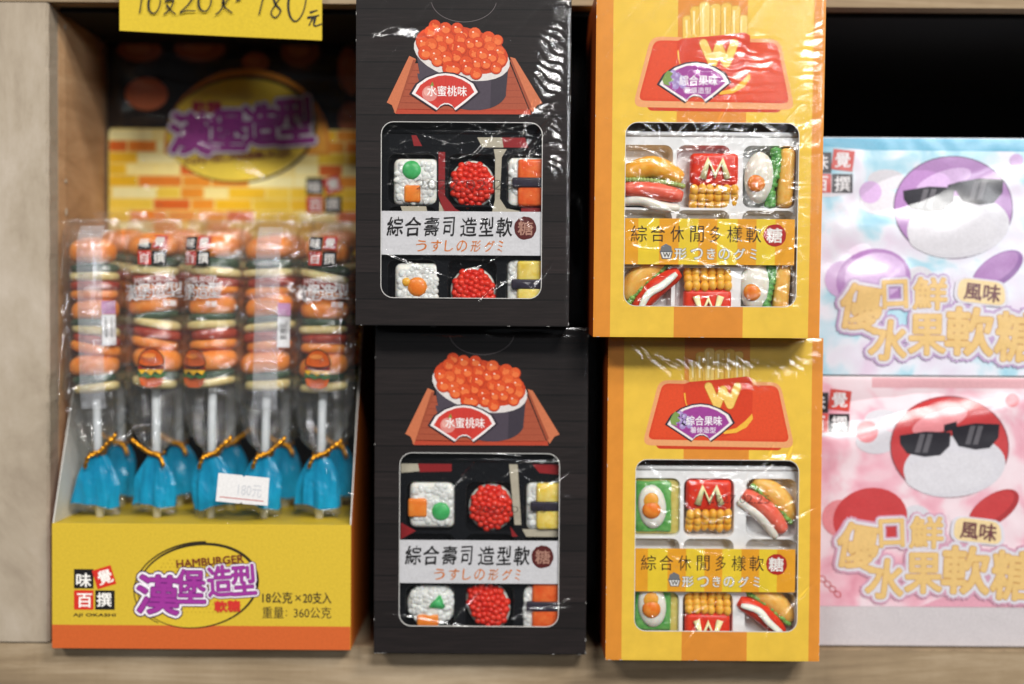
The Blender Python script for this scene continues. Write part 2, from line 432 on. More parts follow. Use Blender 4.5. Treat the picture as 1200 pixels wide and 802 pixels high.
# upright: a front face and a lighter inner side
def upright():
    vs = []; fs = []; n = 90; z0, z1 = 0.0009, zt - 0.0004
    for j in range(n + 1):
        z = z0 + (z1 - z0) * j / n
        e = 0.0007 * noise.noise(Vector((0, 0, z * 120))) + 0.0006 * noise.noise(Vector((4, 0, z * 420)))
        vs += [(XL - 0.12, 0.0, z), (XL - 0.0012 + e, 0.0, z), (XL + e * 0.6, 0.0013, z), (XL, 0.014, z), (XL - .12, 0.014, z)]
    for j in range(n):
        a = j * 5; b = a + 5
        for q in range(5):
            q2 = (q + 1) % 5; fs.append((a + q, a + q2, b + q2, b + q))
    from_data('upright_face', vs, fs, [PLY_FACE], shelf_root)
    # inner side panel behind, warmer raw board with a torn veneer edge
    vs = []; fs = []; n = 120
    for j in range(n + 1):
        z = z0 + (z1 - z0) * j / n
        e = 0.010 + 0.0016 * noise.noise(Vector((0, 9, z * 60))) + 0.001 * noise.noise(Vector((4, 9, z * 260)))
        vs += [(XL + 0.0002, 0.012, z), (XL + 0.0012, e + 0.008, z), (XL + 0.0012, 0.34, z), (XL - .012, 0.34, z), (XL - .012, 0.0145, z)]
    for j in range(n):
        a = j * 5; b = a + 5
        for q in range(5):
            q2 = (q + 1) % 5; fs.append((a + q, a + q2, b + q2, b + q))
    from_data('upright_inner_side', vs, fs, [PLY_IN], shelf_root)
    for j in range(14):
        z = z0 + (z1 - z0) * random.random()
        bm = bmesh.new(); ball(bm, (XL + 0.0014, 0.0185 + random.uniform(-.0012, .0012), z), (0.0006, random.uniform(.0005, .0013), random.uniform(.001, .003)), 1)
        from_bm('veneer_splinter', bm, [PLY_FACE], shelf_root)
upright()
bm = bmesh.new(); bbox(bm, (0.1145, 0.206, 0.15), (0.66, 0.006, 0.298)); from_bm('back_board', bm, [BLACK], shelf_root)
bm = bmesh.new(); bbox(bm, (0.1145, 0.105, zt - 0.0015), (0.66, 0.19, 0.002)); from_bm('dark_recess_sheet', bm, [BLACK], shelf_root)  # added black sheet, paints the dark of the recess under the board
bm = bmesh.new(); bbox(bm, (0.0, 0.17, 0.0015), (0.42, 0.2, 0.002)); from_bm('floor_shade_sheet', bm, [BLACK], shelf_root)  # added black sheet, the shade deep in the shelf put into its colour

# ================================================================== window boxes
def carton(name, label, group, W_, H_, dep, win, body_mat, edge_mat, loc, rot, k, holes=True):
    """win=(x0,z0,x1,z1,r) local px, origin bottom-left of the front face. Returns root"""
    root = thing(name, label, 'candy box', loc, rot, k, group)
    t = 1.2
    x0, z0, x1, z1, r = win
    inner = [(x, z) for x, z in rrect(x0, z0, x1, z1, r)]
    n = len(inner); cx, cz = W_ / 2, H_ / 2
    out = []
    per = n // 4
    cor = [(0, 0), (W_, 0), (W_, H_), (0, H_)]
    for i, (x, z) in enumerate(inner): out.append(cor[min(3, i // per)])
    vs = []; fs = []; fm = []
    for yy in (0, t):
        vs += [(x, yy, z) for x, z in inner]
    cb = len(vs)
    vs += [(x, 0, z) for x, z in cor]
    # subtle bow of the long edges is left to the mesh: front faces per corner fan and sides
    for c in range(4):
        for i in range(c * per, (c + 1) * per - 1): fs.append((cb + c, i, i + 1)); fm.append(0)
        i = (c + 1) * per - 1; j = (i + 1) % n
        fs.append((cb + c, i, j, cb + (c + 1) % 4)); fm.append(0)
    for i in range(n):
        j = (i + 1) % n; fs.append((i, i + n, j + n, j)); fm.append(1)
    o = from_data('front_panel', vs, fs, [body_mat, CARD_WHITE], root, fm)
    bm = bmesh.new()
    # sides, back, top, bottom as thin cards
    bbox(bm, (t / 2 - 0.01, dep / 2 + 0.5, H_ / 2), (t, dep - 1, H_ - .02)); from_bm('side_panel', bm, [edge_mat], root)
    bm = bmesh.new(); bbox(bm, (W_ - t / 2 + 0.01, dep / 2 + 0.5, H_ / 2), (t, dep - 1, H_ - .02)); from_bm('side_panel', bm, [edge_mat], root)
    bm = bmesh.new(); bbox(bm, (W_ / 2, dep / 2 + 0.4, H_ - t / 2 + .02), (W_ - 2 * t - .2, dep - 1, t)); from_bm('top_panel', bm, [body_mat], root)
    bm = bmesh.new(); bbox(bm, (W_ / 2, dep / 2 + 0.4, t / 2 - .02), (W_ - 2 * t - .2, dep - 1, t)); from_bm('bottom_panel', bm, [body_mat], root)
    bm = bmesh.new(); bbox(bm, (W_ / 2, dep - 0.4, H_ / 2), (W_ - .6, t, H_ - .6)); from_bm('back_panel', bm, [body_mat], root)
    rw = random.Random(int(W_ + loc[1] * 1e4)); wa = Art(0, 0, 0.08)
    for i in range(18):
        sd = rw.randrange(4); u = rw.random(); u = u ** 3 if rw.random() < .5 else 1 - u ** 3; l_ = rw.uniform(1.5, 5); w_ = rw.uniform(.25, .55)
        if sd < 2: x_ = .1 if sd == 0 else W_ - .1 - w_; z_ = u * (H_ - 9); wa.poly([(x_, -z_), (x_ + w_, -z_ - .6), (x_ + w_ * .6, -z_ - l_), (x_, -z_ - l_ * .8)], CARD_WHITE)
        else: z_ = .1 if sd == 2 else H_ - .1 - w_; x_ = u * (W_ - 9); wa.poly([(x_, -z_), (x_ + l_, -z_), (x_ + l_ * .7, -z_ - w_), (x_ + .7, -z_ - w_ * .7)], CARD_WHITE)
    wo = wa.build('edge_wear', root); wo['kind'] = 'stuff'
    # die-cut rim showing white board
    a = Art(0, 0, 0.12); pts = []; f = []
    ro = [(x, z) for x, z in rrect(x0 - .7, z0 - .7, x1 + .7, z1 + .7, r + .7)]
    for i in range(n): pts += [(inner[i][0], -inner[i][1]), (ro[i][0], -ro[i][1])]
    for i in range(n):
        j = (i + 1) % n; f.append((2 * i, 2 * j, 2 * j + 1, 2 * i + 1))
    a.add(pts, f, CARD_WHITE); a.build('window_rim', root)
    return root
def wrap_sheet(root, W_, H_, seed, bumps, win, creases=1.0, mat=None):
    x0, z0, x1, z1, r = win
    bpy.context.view_layer.update(); M_ = root.matrix_world.copy()
    rs = random.Random(int(seed * 10)); thin = []
    for i in range(int(9 * creases)):
        t = rs.random(); a_ = rs.choice([0.7, 0.95, 0.5, -0.4, 0.15, 1.2]) + rs.uniform(-.15, .15)
        zz_ = z1 - 70 * rs.random() ** 1.4 if rs.random() < .75 else z0 + 40 * rs.random()
        thin.append(('F', x0 + (x1 - x0) * (0.15 + 0.85 * t ** .7), zz_, rs.uniform(8, 26), rs.uniform(1.2, 2.0), a_))
    bumps = bumps + thin
    pat = [facet(M_, *b[1:]) for b in bumps if b[0] == 'P']
    bumps = [b for b in bumps if b[0] != 'P']
    fac = [facet(M_, *b[1:]) for b in bumps if b[0] == 'F']; bumps = [b for b in bumps if b[0] != 'F']
    def hf(x, z):
        e = min(x, W_ - x, H_ - z, z)
        d = 2.4
        inw = 1 / (1 + math.exp(-(min(x - x0, x1 - x, z - z0, z1 - z)) / 5))
        d += 0.8 * creases * inw * (1.1 * ridge(x, z, seed, 0.045, 0.5) + 0.8 * ridge(x, z, seed + 5, 0.06, -0.25) + 0.5 * ridge(x, z, seed + 9, 0.09, 1.1))
        d += 0.5 * ridge(x, z, seed + 2, 0.03, 0.9, 5) * (0.3 + 0.7 * (z / H_))
        for b in bumps: d += bumpf(x, z, b)
        for b in pat: d += pleatf(x, z, b, seed)
        for b in fac: d += facetf(x, z, b); d += (0.10 * noise.noise(Vector((x * .3, z * .3, seed))) + 0.05 * noise.noise(Vector((x * .8, z * .8, seed + 3)))) * math.exp(-((x - b[1]) / (b[3] * 1.3)) ** 2 - ((z - b[2]) / (b[4] * 1.3)) ** 2)
        d = 1.0 + (d - 1.0) * min(1, max(0, e / 4)) ** 0.6
        return -d
    return sheet('shrink_wrap_or_glare', 0.5, W_ - 0.5, 0.5, H_ - 0.5, 190, 290, hf, mat or WRAP, root)

# ---- tray with cells
def tray(name, label, M, cxs, czs, cell, depth, x0, x1, z0, z1, y0, mats, k, deco=None):
    """vacuum formed tray: rim plate with sunken rounded cells"""
    root = thing(name, label, 'candy tray', M.to_translation(), M.to_euler(), k)
    bm = bmesh.new()
    cw, ch = cell
    vs = []; fs = []; fm = []
    # web faces: build via grid strips around each cell
    xs = sorted(cxs); zs = sorted(czs)
    xb = [x0] + [(a + b) / 2 for a, b in zip(xs, xs[1:])] + [x1]
    zb = [z0] + [(a + b) / 2 for a, b in zip(zs, zs[1:])] + [z1]
    for i, cx in enumerate(xs):
        for j, cz in enumerate(zs):
            L, R, B, T = xb[i], xb[i + 1], zb[j], zb[j + 1]
            inner = rrect(max(L + 1, cx - cw / 2), max(B + 1, cz - ch / 2), min(R - 1, cx + cw / 2), min(T - 1, cz + ch / 2), 9, 4)
            n = len(inner); per = n // 4; b = len(vs)
            rings = [(1.0, 0), (0.985, 1.0), (0.93, depth - 4), (0.88, depth)]
            for s_, d in rings:
                mx, mz = sum(p[0] for p in inner) / n, sum(p[1] for p in inner) / n
                vs += [(mx + (x - mx) * s_, y0 + d, mz + (z - mz) * s_) for x, z in inner]
            c0 = len(vs); cor = [(L, B), (R, B), (R, T), (L, T)]; vs += [(x, y0, z) for x, z in cor]
            for c in range(4):
                for q in range(c * per, (c + 1) * per - 1): fs.append((c0 + c, b + q, b + q + 1)); fm.append(0)
                q = (c + 1) * per - 1; q2 = (q + 1) % n; fs.append((c0 + c, b + q, b + q2, c0 + (c + 1) % 4)); fm.append(0)
            for g in range(3):
                for q in range(n):
                    q2 = (q + 1) % n; fs.append((b + g * n + q, b + (g + 1) * n + q, b + (g + 1) * n + q2, b + g * n + q2)); fm.append(0)
            fs.append(tuple(b + 3 * n + q for q in range(n))); fm.append(0)
    o = from_data('tray_shell', vs, fs, mats, root, fm)
    # rolled rim
    tube('tray_rim', [(x0, y0 + 1, z1), (x1, y0 + 1, z1)], 3.2, mats, root, 10)
    if deco: deco(root, y0)
    return root

# ---- gummies (local px, facing -y, back at y=0)
def rice_block(root, w, h, t, seed, name='rice', m=None, r=9):
    random.seed(seed); m = m or gummy('#efeadf', '#f8f5ee', 0.3, 0.35)
    bm = bmesh.new(); bbox(bm, (0, -t / 2, 0), (w, t, h), min(r, t * 0.45), 4)
    n = int(w * h / 30)
    for i in range(n):
        for _ in range(20):
            x, z = random.uniform(-w / 2 + 3, w / 2 - 3), random.uniform(-h / 2 + 3, h / 2 - 3)
            if (abs(x) / (w / 2)) ** 4 + (abs(z) / (h / 2)) ** 4 < 0.5: break
        q = Matrix.Rotation(random.uniform(0, PI), 3, 'Y')
        ball(bm, (x, -t + 1.0, z), (random.uniform(3.8, 5), 2.2, random.uniform(3.2, 4.2)), 2, q)
    return from_bm(name, bm, [m], root, True)
def oval_rice(root, rx, rz, t, seed, name='rice', m=None):
    random.seed(seed); m = m or gummy('#efeadf', '#f8f5ee', 0.3, 0.35); bm = bmesh.new()
    ball(bm, (0, -t * .45, 0), (rx, t * .55, rz), 3)
    for i in range(int(rx * rz / 8)):
        a, d = random.uniform(0, 2 * PI), math.sqrt(random.random()) * 0.86
        yy = -t * .45 - t * .55 * math.sqrt(max(0, 1 - d * d))
        ball(bm, (rx * d * math.cos(a), yy + .8, rz * d * math.sin(a)), (random.uniform(3.4, 4.8), 2.3, 3.4), 2, Matrix.Rotation(random.uniform(0, PI), 3, 'Y'))
    return from_bm(name, bm, [m], root, True)
def roe(root, rx, rz, t, seed, ang=0.0):
    random.seed(seed); R = Matrix.Rotation(ang, 3, 'Y')
    bm = bmesh.new(); ball(bm, (0, -t * .45, 0), (rx + 1.6, t * .5, rz + 1.6), 3, None)
    for v in bm.verts: v.co = R @ v.co
    from_bm('rice_rim', bm, [gummy('#ded8cc', '#efe9df')], root, True)
    bm = bmesh.new(); ball(bm, (0, -t * .55, 0), (rx, t * .48, rz), 3)
    n = int(rx * rz / 12); ga = PI * (3 - math.sqrt(5))
    for i in range(n):
        d = math.sqrt((i + .5) / n) * 1.0; a = i * ga
        y = -t * .55 - t * .42 * math.sqrt(max(0, 1 - d * d)) * .95
        ball(bm, ((rx - 1) * d * math.cos(a), y, (rz - 1) * d * math.sin(a)), 4.2 * random.uniform(.88, 1.12), 2)
    for v in bm.verts: v.co = R @ v.co
    return from_bm('roe', bm, [gummy('#d4251b', '#e8402a', 0.25, 0.22)], root, True)
def disc(root, name, x, z, r, y, t, m):
    bm = bmesh.new(); ball(bm, (x, y, z), (r, t, r), 3); return from_bm(name, bm, [m], root, True)
def pad(root, name, x, z, w, h, y, t, m, bev=3, ang=0, mats=None):
    bm = bmesh.new(); bbox(bm, (x, y, z), (w, t, h), bev, 4, Matrix.Rotation(ang, 3, 'Y')); return from_bm(name, bm, [m], root, True)
G_GREEN, G_ORG = gummy('#3fae5e', '#58c077'), gummy('#ee7f26', '#f4933c')
G_SALMON, G_NORI = gummy('#e65a22', '#f07a3c'), gummy('#35303e', '#2a2630', 0.1)
G_EGG, G_CREAM = gummy('#e8c84c', '#f2dc84'), gummy('#e6dfd0', '#f3eee4')
G_RED, G_YEL = gummy('#d6301c', '#e8482a'), gummy('#eea52a', '#f6bf55')
G_LEAF, G_BREAD = gummy('#6fa648', '#8fbf62'), gummy('#f0b04a', '#f3c56d')
G_PINK, G_YOLK = gummy('#e8604a', '#ef7d66'), gummy('#ee7a1e', '#f79a3a')

def sushi_rice(root, v):
    rice_block(root, 50, 52, 16, v)
    if v == 1: disc(root, 'green_bean', -5, 13, 10.5, -16, 4, G_GREEN); pad(root, 'carrot_cube', -4, -13, 18, 19, -16, 6, G_ORG, 2.6)
    if v == 2: pad(root, 'carrot_cube', -16, -3, 21, 21, -16, 6, G_ORG, 2.8); disc(root, 'green_bean', 10, -7, 10.5, -16, 4, G_GREEN)
    if v == 3: disc(root, 'carrot_disc', 0, 0, 11, -16, 4, G_ORG); disc(root, 'carrot_bit', -12, 5, 5, -16, 3, G_YEL)
def sushi_oval(root, v):
    oval_rice(root, 28, 26, 18, v)
    bm = bmesh.new(); vs = []
    for y, s_ in ((-15, 1), (-21, 0.8)):
        for x, z in ((10, 14), (17, -4), (-6, -3)): vs.append(bm.verts.new((6 + (x - 6) * s_, y, 2 + (z - 2) * s_)))
    bm.faces.new(vs[:3]); bm.faces.new(vs[3:])
    for i in range(3): j = (i + 1) % 3; bm.faces.new((vs[i], vs[j], vs[j + 3], vs[i + 3]))
    bmesh.ops.bevel(bm, geom=bm.edges[:], offset=1.6, segments=3, affect='EDGES')
    from_bm('green_bean', bm, [G_GREEN], root, True); pad(root, 'carrot_cube', -4, -17, 24, 13, -15, 8, G_ORG, 2.6)
def sushi_nigiri(root, top, v):
    rice_block(root, 44, 56, 15, v)
    bm = bmesh.new(); bbox(bm, (6, -16, 14), (34, 8, 24), 3.6, 4); bbox(bm, (6, -16, -14), (34, 8, 24), 3.6, 4)
    for q in bm.verts: q.co += Vector((noise.noise(q.co * .2), 0.9 * noise.noise(q.co * .25 + Vector((v, 3, 1))), noise.noise(q.co * .2 + Vector((9, 3, 1)))))
    from_bm('topping', bm, [top], root, True); pad(root, 'seaweed_belt', 4, 0, 42, 11, -18, 7, G_NORI, 2)
def egg_toast(root, v):
    pad(root, 'bread', 3, 0, 52, 63, -5, 10, gummy('#c9b45a', '#d8c878'), 4)
    bm = bmesh.new(); bbox(bm, (-3, -11, 0), (40, 6, 56), 2.8, 4); bmesh.ops.subdivide_edges(bm, edges=bm.edges[:], cuts=2, use_grid_fill=True)
    for q in bm.verts: q.co += Vector((1.6 * noise.noise(q.co * .12 + Vector((v, 0, 0))), 2.4 * noise.noise(q.co * .09 + Vector((v, 0, 5))), 1.8 * noise.noise(q.co * .12 + Vector((0, v, 5)))))
    from_bm('lettuce', bm, [gummy('#4c9a48', '#7cb868')], root, True)
    bm = bmesh.new(); q = ball(bm, (0, 0, 0), (16, 7, 25), 3, Matrix.Rotation(-0.1, 3, 'Y')); bmesh.ops.translate(bm, vec=(-4, -13, 0), verts=q)
    from_bm('egg_white', bm, [G_CREAM], root, True)
    disc(root, 'yolk', -5, -3, 10.5, -17.5, 5, G_YOLK)
    bm = bmesh.new(); ball(bm, (-5, -16, 5), (10.5, 4.4, 13), 3); from_bm('yolk_glaze', bm, [gummy('#f2a02c', '#f5b24a')], root, True)
def fries(root, v, letter='W', flip=False):
    s = -1 if flip else 1
    bm = bmesh.new(); vs = []
    bbox(bm, (0, -9, -13 * s), (50, 16, 34), 5, 4); from_bm('fries_box', bm, [G_RED], root, True)
    random.seed(v)
    for row, z in enumerate((8, 15, 22)):
        bm = bmesh.new()
        for i in range(6):
            x = -21 + i * 8.4; ball(bm, (x + random.uniform(-.6, .6), -10 - (2 - row) * 2, s * (z + random.uniform(-1, 1))), (4.8, 5, 6.5), 2)
        from_bm('fries_row', bm, [G_YEL], root, True)
    z0, z1 = (-22 * s, -3 * s); a = -12
    pts = [(-13, z1), (-7, z0), (0, z1 - 3 * s), (7, z0), (13, z1)]
    sm = smooth_path([(x, -18.2, z) for x, z in pts], 1)
    tube('moulded_letter', sm, 4.0, [gummy('#f3e2a0', '#f7ecc0')], root, 8, 0.6)
def hotdog(root, v, ang, style=0):
    R = Matrix.Rotation(ang, 3, 'Y')
    def piece(name, pts, rad, m, flat=1):
        q = [tuple(R @ Vector(p)) for p in smooth_path(pts, 6)]
        tube(name, q, prof(rad, len(q)), [m], root, 12, flat)
    def prof(r, n): return [r * max(0.15, math.sin(PI * (0.06 + 0.88 * i / (n - 1))) ** 0.35) for i in range(n)]
    L = 31
    piece('bun', [(-L, -5, 9), (0, -6, 14), (L, -5, 9)], 13, G_BREAD)
    bm = bmesh.new(); random.seed(v)
    for i in range(22):
        x = -L + 2 + (2 * L - 4) * i / 21
        ball(bm, R @ Vector((x, -13 + random.uniform(-1, 1), 2.5 + 3 * math.cos(x / L * 1.3) + random.uniform(-1, 1))), (3.6, 3.4, 3.2), 1)
    from_bm('lettuce', bm, [G_LEAF], root, True)
    piece('sausage', [(-L, -12, -9), (0, -13, -5), (L, -12, -9)], 10.5, G_RED if style == 0 else G_PINK)
    if style == 0: piece('sauce', [(-L + 3, -21.6, -11), (-10, -22.5, -4), (8, -22.5, -7), (L - 4, -21.4, -8)], 4.2, G_CREAM, 0.6)
    else: piece('sauce', [(-L + 1, -13, -20), (-10, -15, -15.5), (8, -15, -15.5), (L - 2, -13, -20)], 6.5, G_CREAM)
def burger_side(root, v):
    """sandwich gummy seen from its side"""
    def piece(name, pts, rad, m):
        n = 6 * (len(pts) - 1) + 1; r = [rad * max(0.3, math.sin(PI * (0.08 + 0.84 * i / (n - 1))) ** 0.4) for i in range(n)]
        tube(name, smooth_path(pts, 6), r, [m], root, 12)
    piece('bun', [(-32, -8, 10), (0, -9, 19), (31, -8, 6)], 12, G_YEL)
    bm = bmesh.new(); random.seed(v)
    for i in range(18):
        x = -31 + 62 * i / 17; ball(bm, (x, -15 + random.uniform(-1, 1), 5 - 0.1 * (x + 31) + 2 * math.cos(x / 20)), (3.8, 4, 3.4), 1)
    from_bm('lettuce', bm, [gummy('#93a85c', '#a9ba72')], root, True)
    piece('sausage', [(-33, -13, -4), (0, -14, -6), (31, -13, -12)], 9.5, G_PINK)
    piece('sauce', [(-33, -12, -18), (-12, -14, -16), (6, -14, -22), (28, -12, -24)], 6.2, G_CREAM)
def sandwich(root, v):
    """egg sandwich standing on edge: bread right, leaf, egg left"""
    pad(root, 'bread', 17, 0, 17, 62, -9, 17, G_BREAD, 6, 0.05)
    bm = bmesh.new(); random.seed(v)
    for i in range(20):
        z = -28 + 56 * i / 19; ball(bm, (3 + random.uniform(-1.5, 1.5) + 3 * math.sin(z / 11), -12, z), (7, 6, 4.6), 1)
    from_bm('lettuce', bm, [gummy('#4f9a4c', '#7fb868')], root, True)
    bm = bmesh.new(); ball(bm, (-11, -12, 0), (16, 9, 27), 3); from_bm('egg_white', bm, [G_CREAM], root, True)
    disc(root, 'yolk', -15, -6, 9.5, -18.5, 4, G_YOLK)

def place(boxM, k, x, y, z, name, label, cat, group, fn, *a):
    M = boxM @ Matrix.Translation((x, y, z))
    r = thing(name, label, cat, M.to_translation(), M.to_euler(), k * 1.07, group)
    st = random.getstate(); fn(r, *a); random.setstate(st); return r

# ---------------- shared prints
def fan(a, cx, cy, fill, L0):
    def shape(g):
        p = []
        R, r = 36 + g, 12 - g
        for i in range(13):
            t = math.radians(-90 - 62 + 124 * i / 12) ; p.append((cx + (R + 2) * math.cos(t) * 1.02, cy + 22 + (R + 6 if g >= 0 else R) * math.sin(t) * 0.98))
        p += [(cx + 10 + g, cy + 18 + g), (cx + 7, cy + 15 + g)] + [(cx + (9 - g) * math.cos(t), cy + 21 + g - (9 - 0) * math.sin(t)) for t in (math.radians(x) for x in (50, 70, 90, 110, 130))] + [(cx - 7, cy + 15 + g), (cx - 10 - g, cy + 18 + g)]
        return p
    base_ = [(-36, 2), (-30, -8), (-20, -15), (-9, -19), (0, -20), (9, -19), (20, -15), (30, -9), (35, 0), (22, 11), (11, 19.5), (8, 15.5), (3.5, 13.2), (-1, 13.2), (-5.5, 15.5), (-9, 19.5), (-22, 11)]
    for g, m, l in ((1.16, P('#2c2530'), 0), (1.08, P('#efe6e4'), 1), (0.965, fill, 2)):
        a.poly([(cx + x * g, cy + y * g) for x, y in base_], m, L0 + l)
def sushi_print(parent, cx, by):
    a = Art(cx, by, 0.06)
    wd, wl, wdk = P('#a65036'), P('#c9724c'), P('#8c3c28')
    a.poly([(482, 523), (641, 523), (617, 466), (505, 466)], wd, 1)
    for i in range(7):
        y = 474 + i * 7.5; h = 17.5 * (523 - y) / 57
        a.stroke([(484 + h, y), (560, y + .8), (639 - h, y)], 0.8, wdk, 2, 3)
    a.poly([(482, 518.5), (641, 518.5), (642, 524), (484, 524.5)], P('#b8452c'), 2)
    for sgn, pts in ((1, [(500, 457.5), (507.5, 461), (487.5, 516), (484, 524.5), (480, 514.5), (474, 511.5)]), (-1, [(617, 458), (623, 459.5), (655, 511), (649, 513.5), (643.5, 522), (640, 516)])):
        a.poly(pts, wl, 3)
    a.poly([(504.5, 462), (508, 462), (487.5, 517), (484.5, 523)], P('#9b4a30'), 4)
    a.poly([(617, 462), (618.5, 460), (643, 516), (640, 518)], P('#9b4a30'), 4)
    # seaweed cup
    nori, nd = P('#4a414c'), P('#3a333d')
    cx0, cy0, ang = 561, 453, math.radians(13)
    top = []
    for i in range(25):
        t = PI * i / 24; x, y = 56 * math.cos(t), 27 * math.sin(t)
        top.append((cx0 + x * math.cos(ang) - y * math.sin(ang), cy0 + x * math.sin(ang) + y * math.cos(ang)))
    bot = [(x * 0.955 + 26, y + 33 + 5 * math.sin(PI * i / 24)) for i, (x, y) in enumerate(top)]
    bot[0] = (612.5, 500); bot[-1] = (512, 478)
    a.poly(top + bot[::-1], nori, 5)
    a.poly([(x, y) for x, y in top[:7]] + [(x, y) for x, y in bot[:7]][::-1], nd, 6)
    a.ell(cx0, cy0 + 3, 57, 28, P('#ddd6d2'), 7, ang)
    a.ell(cx0, cy0 - 3, 55, 26, P('#c9421c'), 8, ang)
    random.seed(3); L = 9
    cols = [P('#d94f22'), P('#d2451c'), P('#de5c2a')]; glow = P('#e8743c'); hi = P('#f6d2bc'); sh = P('#b93a18')
    balls = []
    for j in range(6):
        for i in range(10):
            u = -1 + 2 * (i + .5 * (j % 2)) / 9; v = -1.15 + 2.05 * j / 5
            if u * u + v * v * .8 < 1.05: balls.append((u + random.uniform(-.06, .06), v + random.uniform(-.11, .11)))
    balls.sort(key=lambda q: q[1] + random.uniform(-.2, .2))
    for u, v in balls:
        x, y = u * 53, v * 25 - 2; X = cx0 + x * math.cos(ang) - y * math.sin(ang); Y = cy0 + x * math.sin(ang) + y * math.cos(ang) - 2
        r = random.uniform(6.8, 8.6)
        a.ell(X, Y, r, r, sh, L, n=14); a.ell(X - .2, Y - .4, r - .7, r - .7, random.choice(cols), L + .3, n=14)
        a.ell(X + .6, Y + 1.6, r * .6, r * .45, glow, L + .5, n=10)
        a.ell(X - .25 * r, Y - .3 * r, 1.2, 1.0, hi if random.random() < .6 else glow, L + .7, n=8); L += 0.9 / len(balls) * 8
    L += 1
    fan(a, 542, 499, P('#cc3a30'), L)
    for i in range(-6, 7): a.stroke([(542 + i * 1.2, 512), (542 + i * 4.3, 482 + abs(i) * .9)], 0.6, P('#b9302a'), L + 2.5, 2)
    a.ell(524, 501, 9, 9, P('#dc8a82'), L + 3); a.ell(521, 499, 4, 5, P('#e6a79c'), L + 3.4); a.poly([(524, 493), (527, 487), (529, 492)], P('#7f8a3a'), L + 3.6)
    a.text('水蜜桃味', 521, 567, 492, 504, P('#f4efec'), L + 4.2, 0.012)
    return a.build('printed_sushi_picture', parent)
def fries_print(parent, cx, by):
    a = Art(cx, by, 0.06); red, red2 = P('#d8441f'), P('#cf3a1a')
    a.poly(roundpoly([(771, 447), (913, 449), (931, 526), (752, 524)], 11), P('#e6a06a'), 1)
    a.poly(roundpoly([(766, 519), (918, 521), (914, 529), (770, 528)], 4), P('#c93a18'), 0.5)
    a.poly(roundpoly([(775, 451), (910, 453), (925, 519), (758, 517)], 8), red, 2)
    a.poly(roundpoly([(777, 453), (908, 455), (922.5, 516), (761, 514.5)], 7), P('#dd4a22'), 3)
    # the box of fries
    for i, (x, h, b) in enumerate([(812, 424, 0), (872, 423, 0), (820, 414, 2), (864, 413, -1), (830, 409, 1), (854, 410, 0), (842, 411, 0)]):
        c_ = P(['#e9bf55', '#f0cd70', '#e6b84a'][i % 3])
        a.poly(roundpoly([(x - 7, h), (x + 6, h - 1), (x + 5 + b, 454), (x - 6 + b, 454)], 5.5), P('#cf9a38'), 4 + i * .2)
        a.poly(roundpoly([(x - 6.2, h + .8), (x + 5.2, h), (x + 4.2 + b, 454), (x - 5.2 + b, 454)], 5), c_, 4.1 + i * .2)
        a.stroke([(x - 2, h + 5), (x - 1.5, 444)], 3.2, P('#f3dea0'), 4.15 + i * .2, 2)
    a.poly([(800, 452), (806, 449), (840, 446), (874, 442), (880, 445), (881, 470), (880, 492), (868, 507), (846, 513), (818, 508), (803, 488), (800, 470)], P('#d23d1b'), 6.4)
    a.poly([(846, 507), (862, 503), (873, 494), (880.5, 486), (881.5, 492), (874, 502), (862, 508.5), (848, 510)], P('#efb53c'), 7)
    a.stroke([(801, 462), (802.5, 473), (806, 481)], 1.8, P('#efb53c'), 7)
    for col, w, L in ((P('#c4731f'), 10.4, 7.5), (P('#efc664'), 8.6, 8)):
        for q_, p in enumerate(([(829, 454), (839.5, 476)], [(839.5, 476), (846, 458)], [(846, 458), (854.5, 476)], [(854.5, 476), (863, 454)])):
            a.stroke(p, w, col, L + q_ * .05, 2, False)
        for q_, p in enumerate(((829, 454), (839.5, 476), (846, 458), (854.5, 476), (863, 454))): a.ell(p[0], p[1], w / 2, w / 2, col, L + .22 + q_ * .05, n=14)
    fan(a, 820, 497, P('#9c3d92'), 9)
    for x, y in ((789, 490), (793, 487), (788, 495), (794, 495), (798, 490), (799, 497), (803, 493), (796, 501), (804, 500)): a.ell(x + 3, y, 3.8, 3.8, P('#a58bc4'), 12, n=12); a.ell(x + 2, y - 1, 1.6, 1.6, P('#c3b3dc'), 12.5, n=8)
    a.poly([(787, 488), (790, 484), (796, 487), (793, 491), (797, 495), (791, 497), (793, 501), (786, 499), (784, 494)], P('#7d9a50'), 12.8)
    a.text('綜合果味', 803, 845, 489, 500, P('#f2ecf2'), 13.4, 0.02)
    a.text('薯條造型', 808, 838, 502, 509, P('#e9dcea'), 13.4, 0.015)
    return a.build('printed_fries_picture', parent)
def date_print(parent, x, y, x1, y1, cx, by):
    a = Art(cx, by, 0.1); a.text('2027.02.25', x, x1, y, y1, veil('#2a2420', 0.55), 1, -0.004); return a.build('date_stamp', parent)

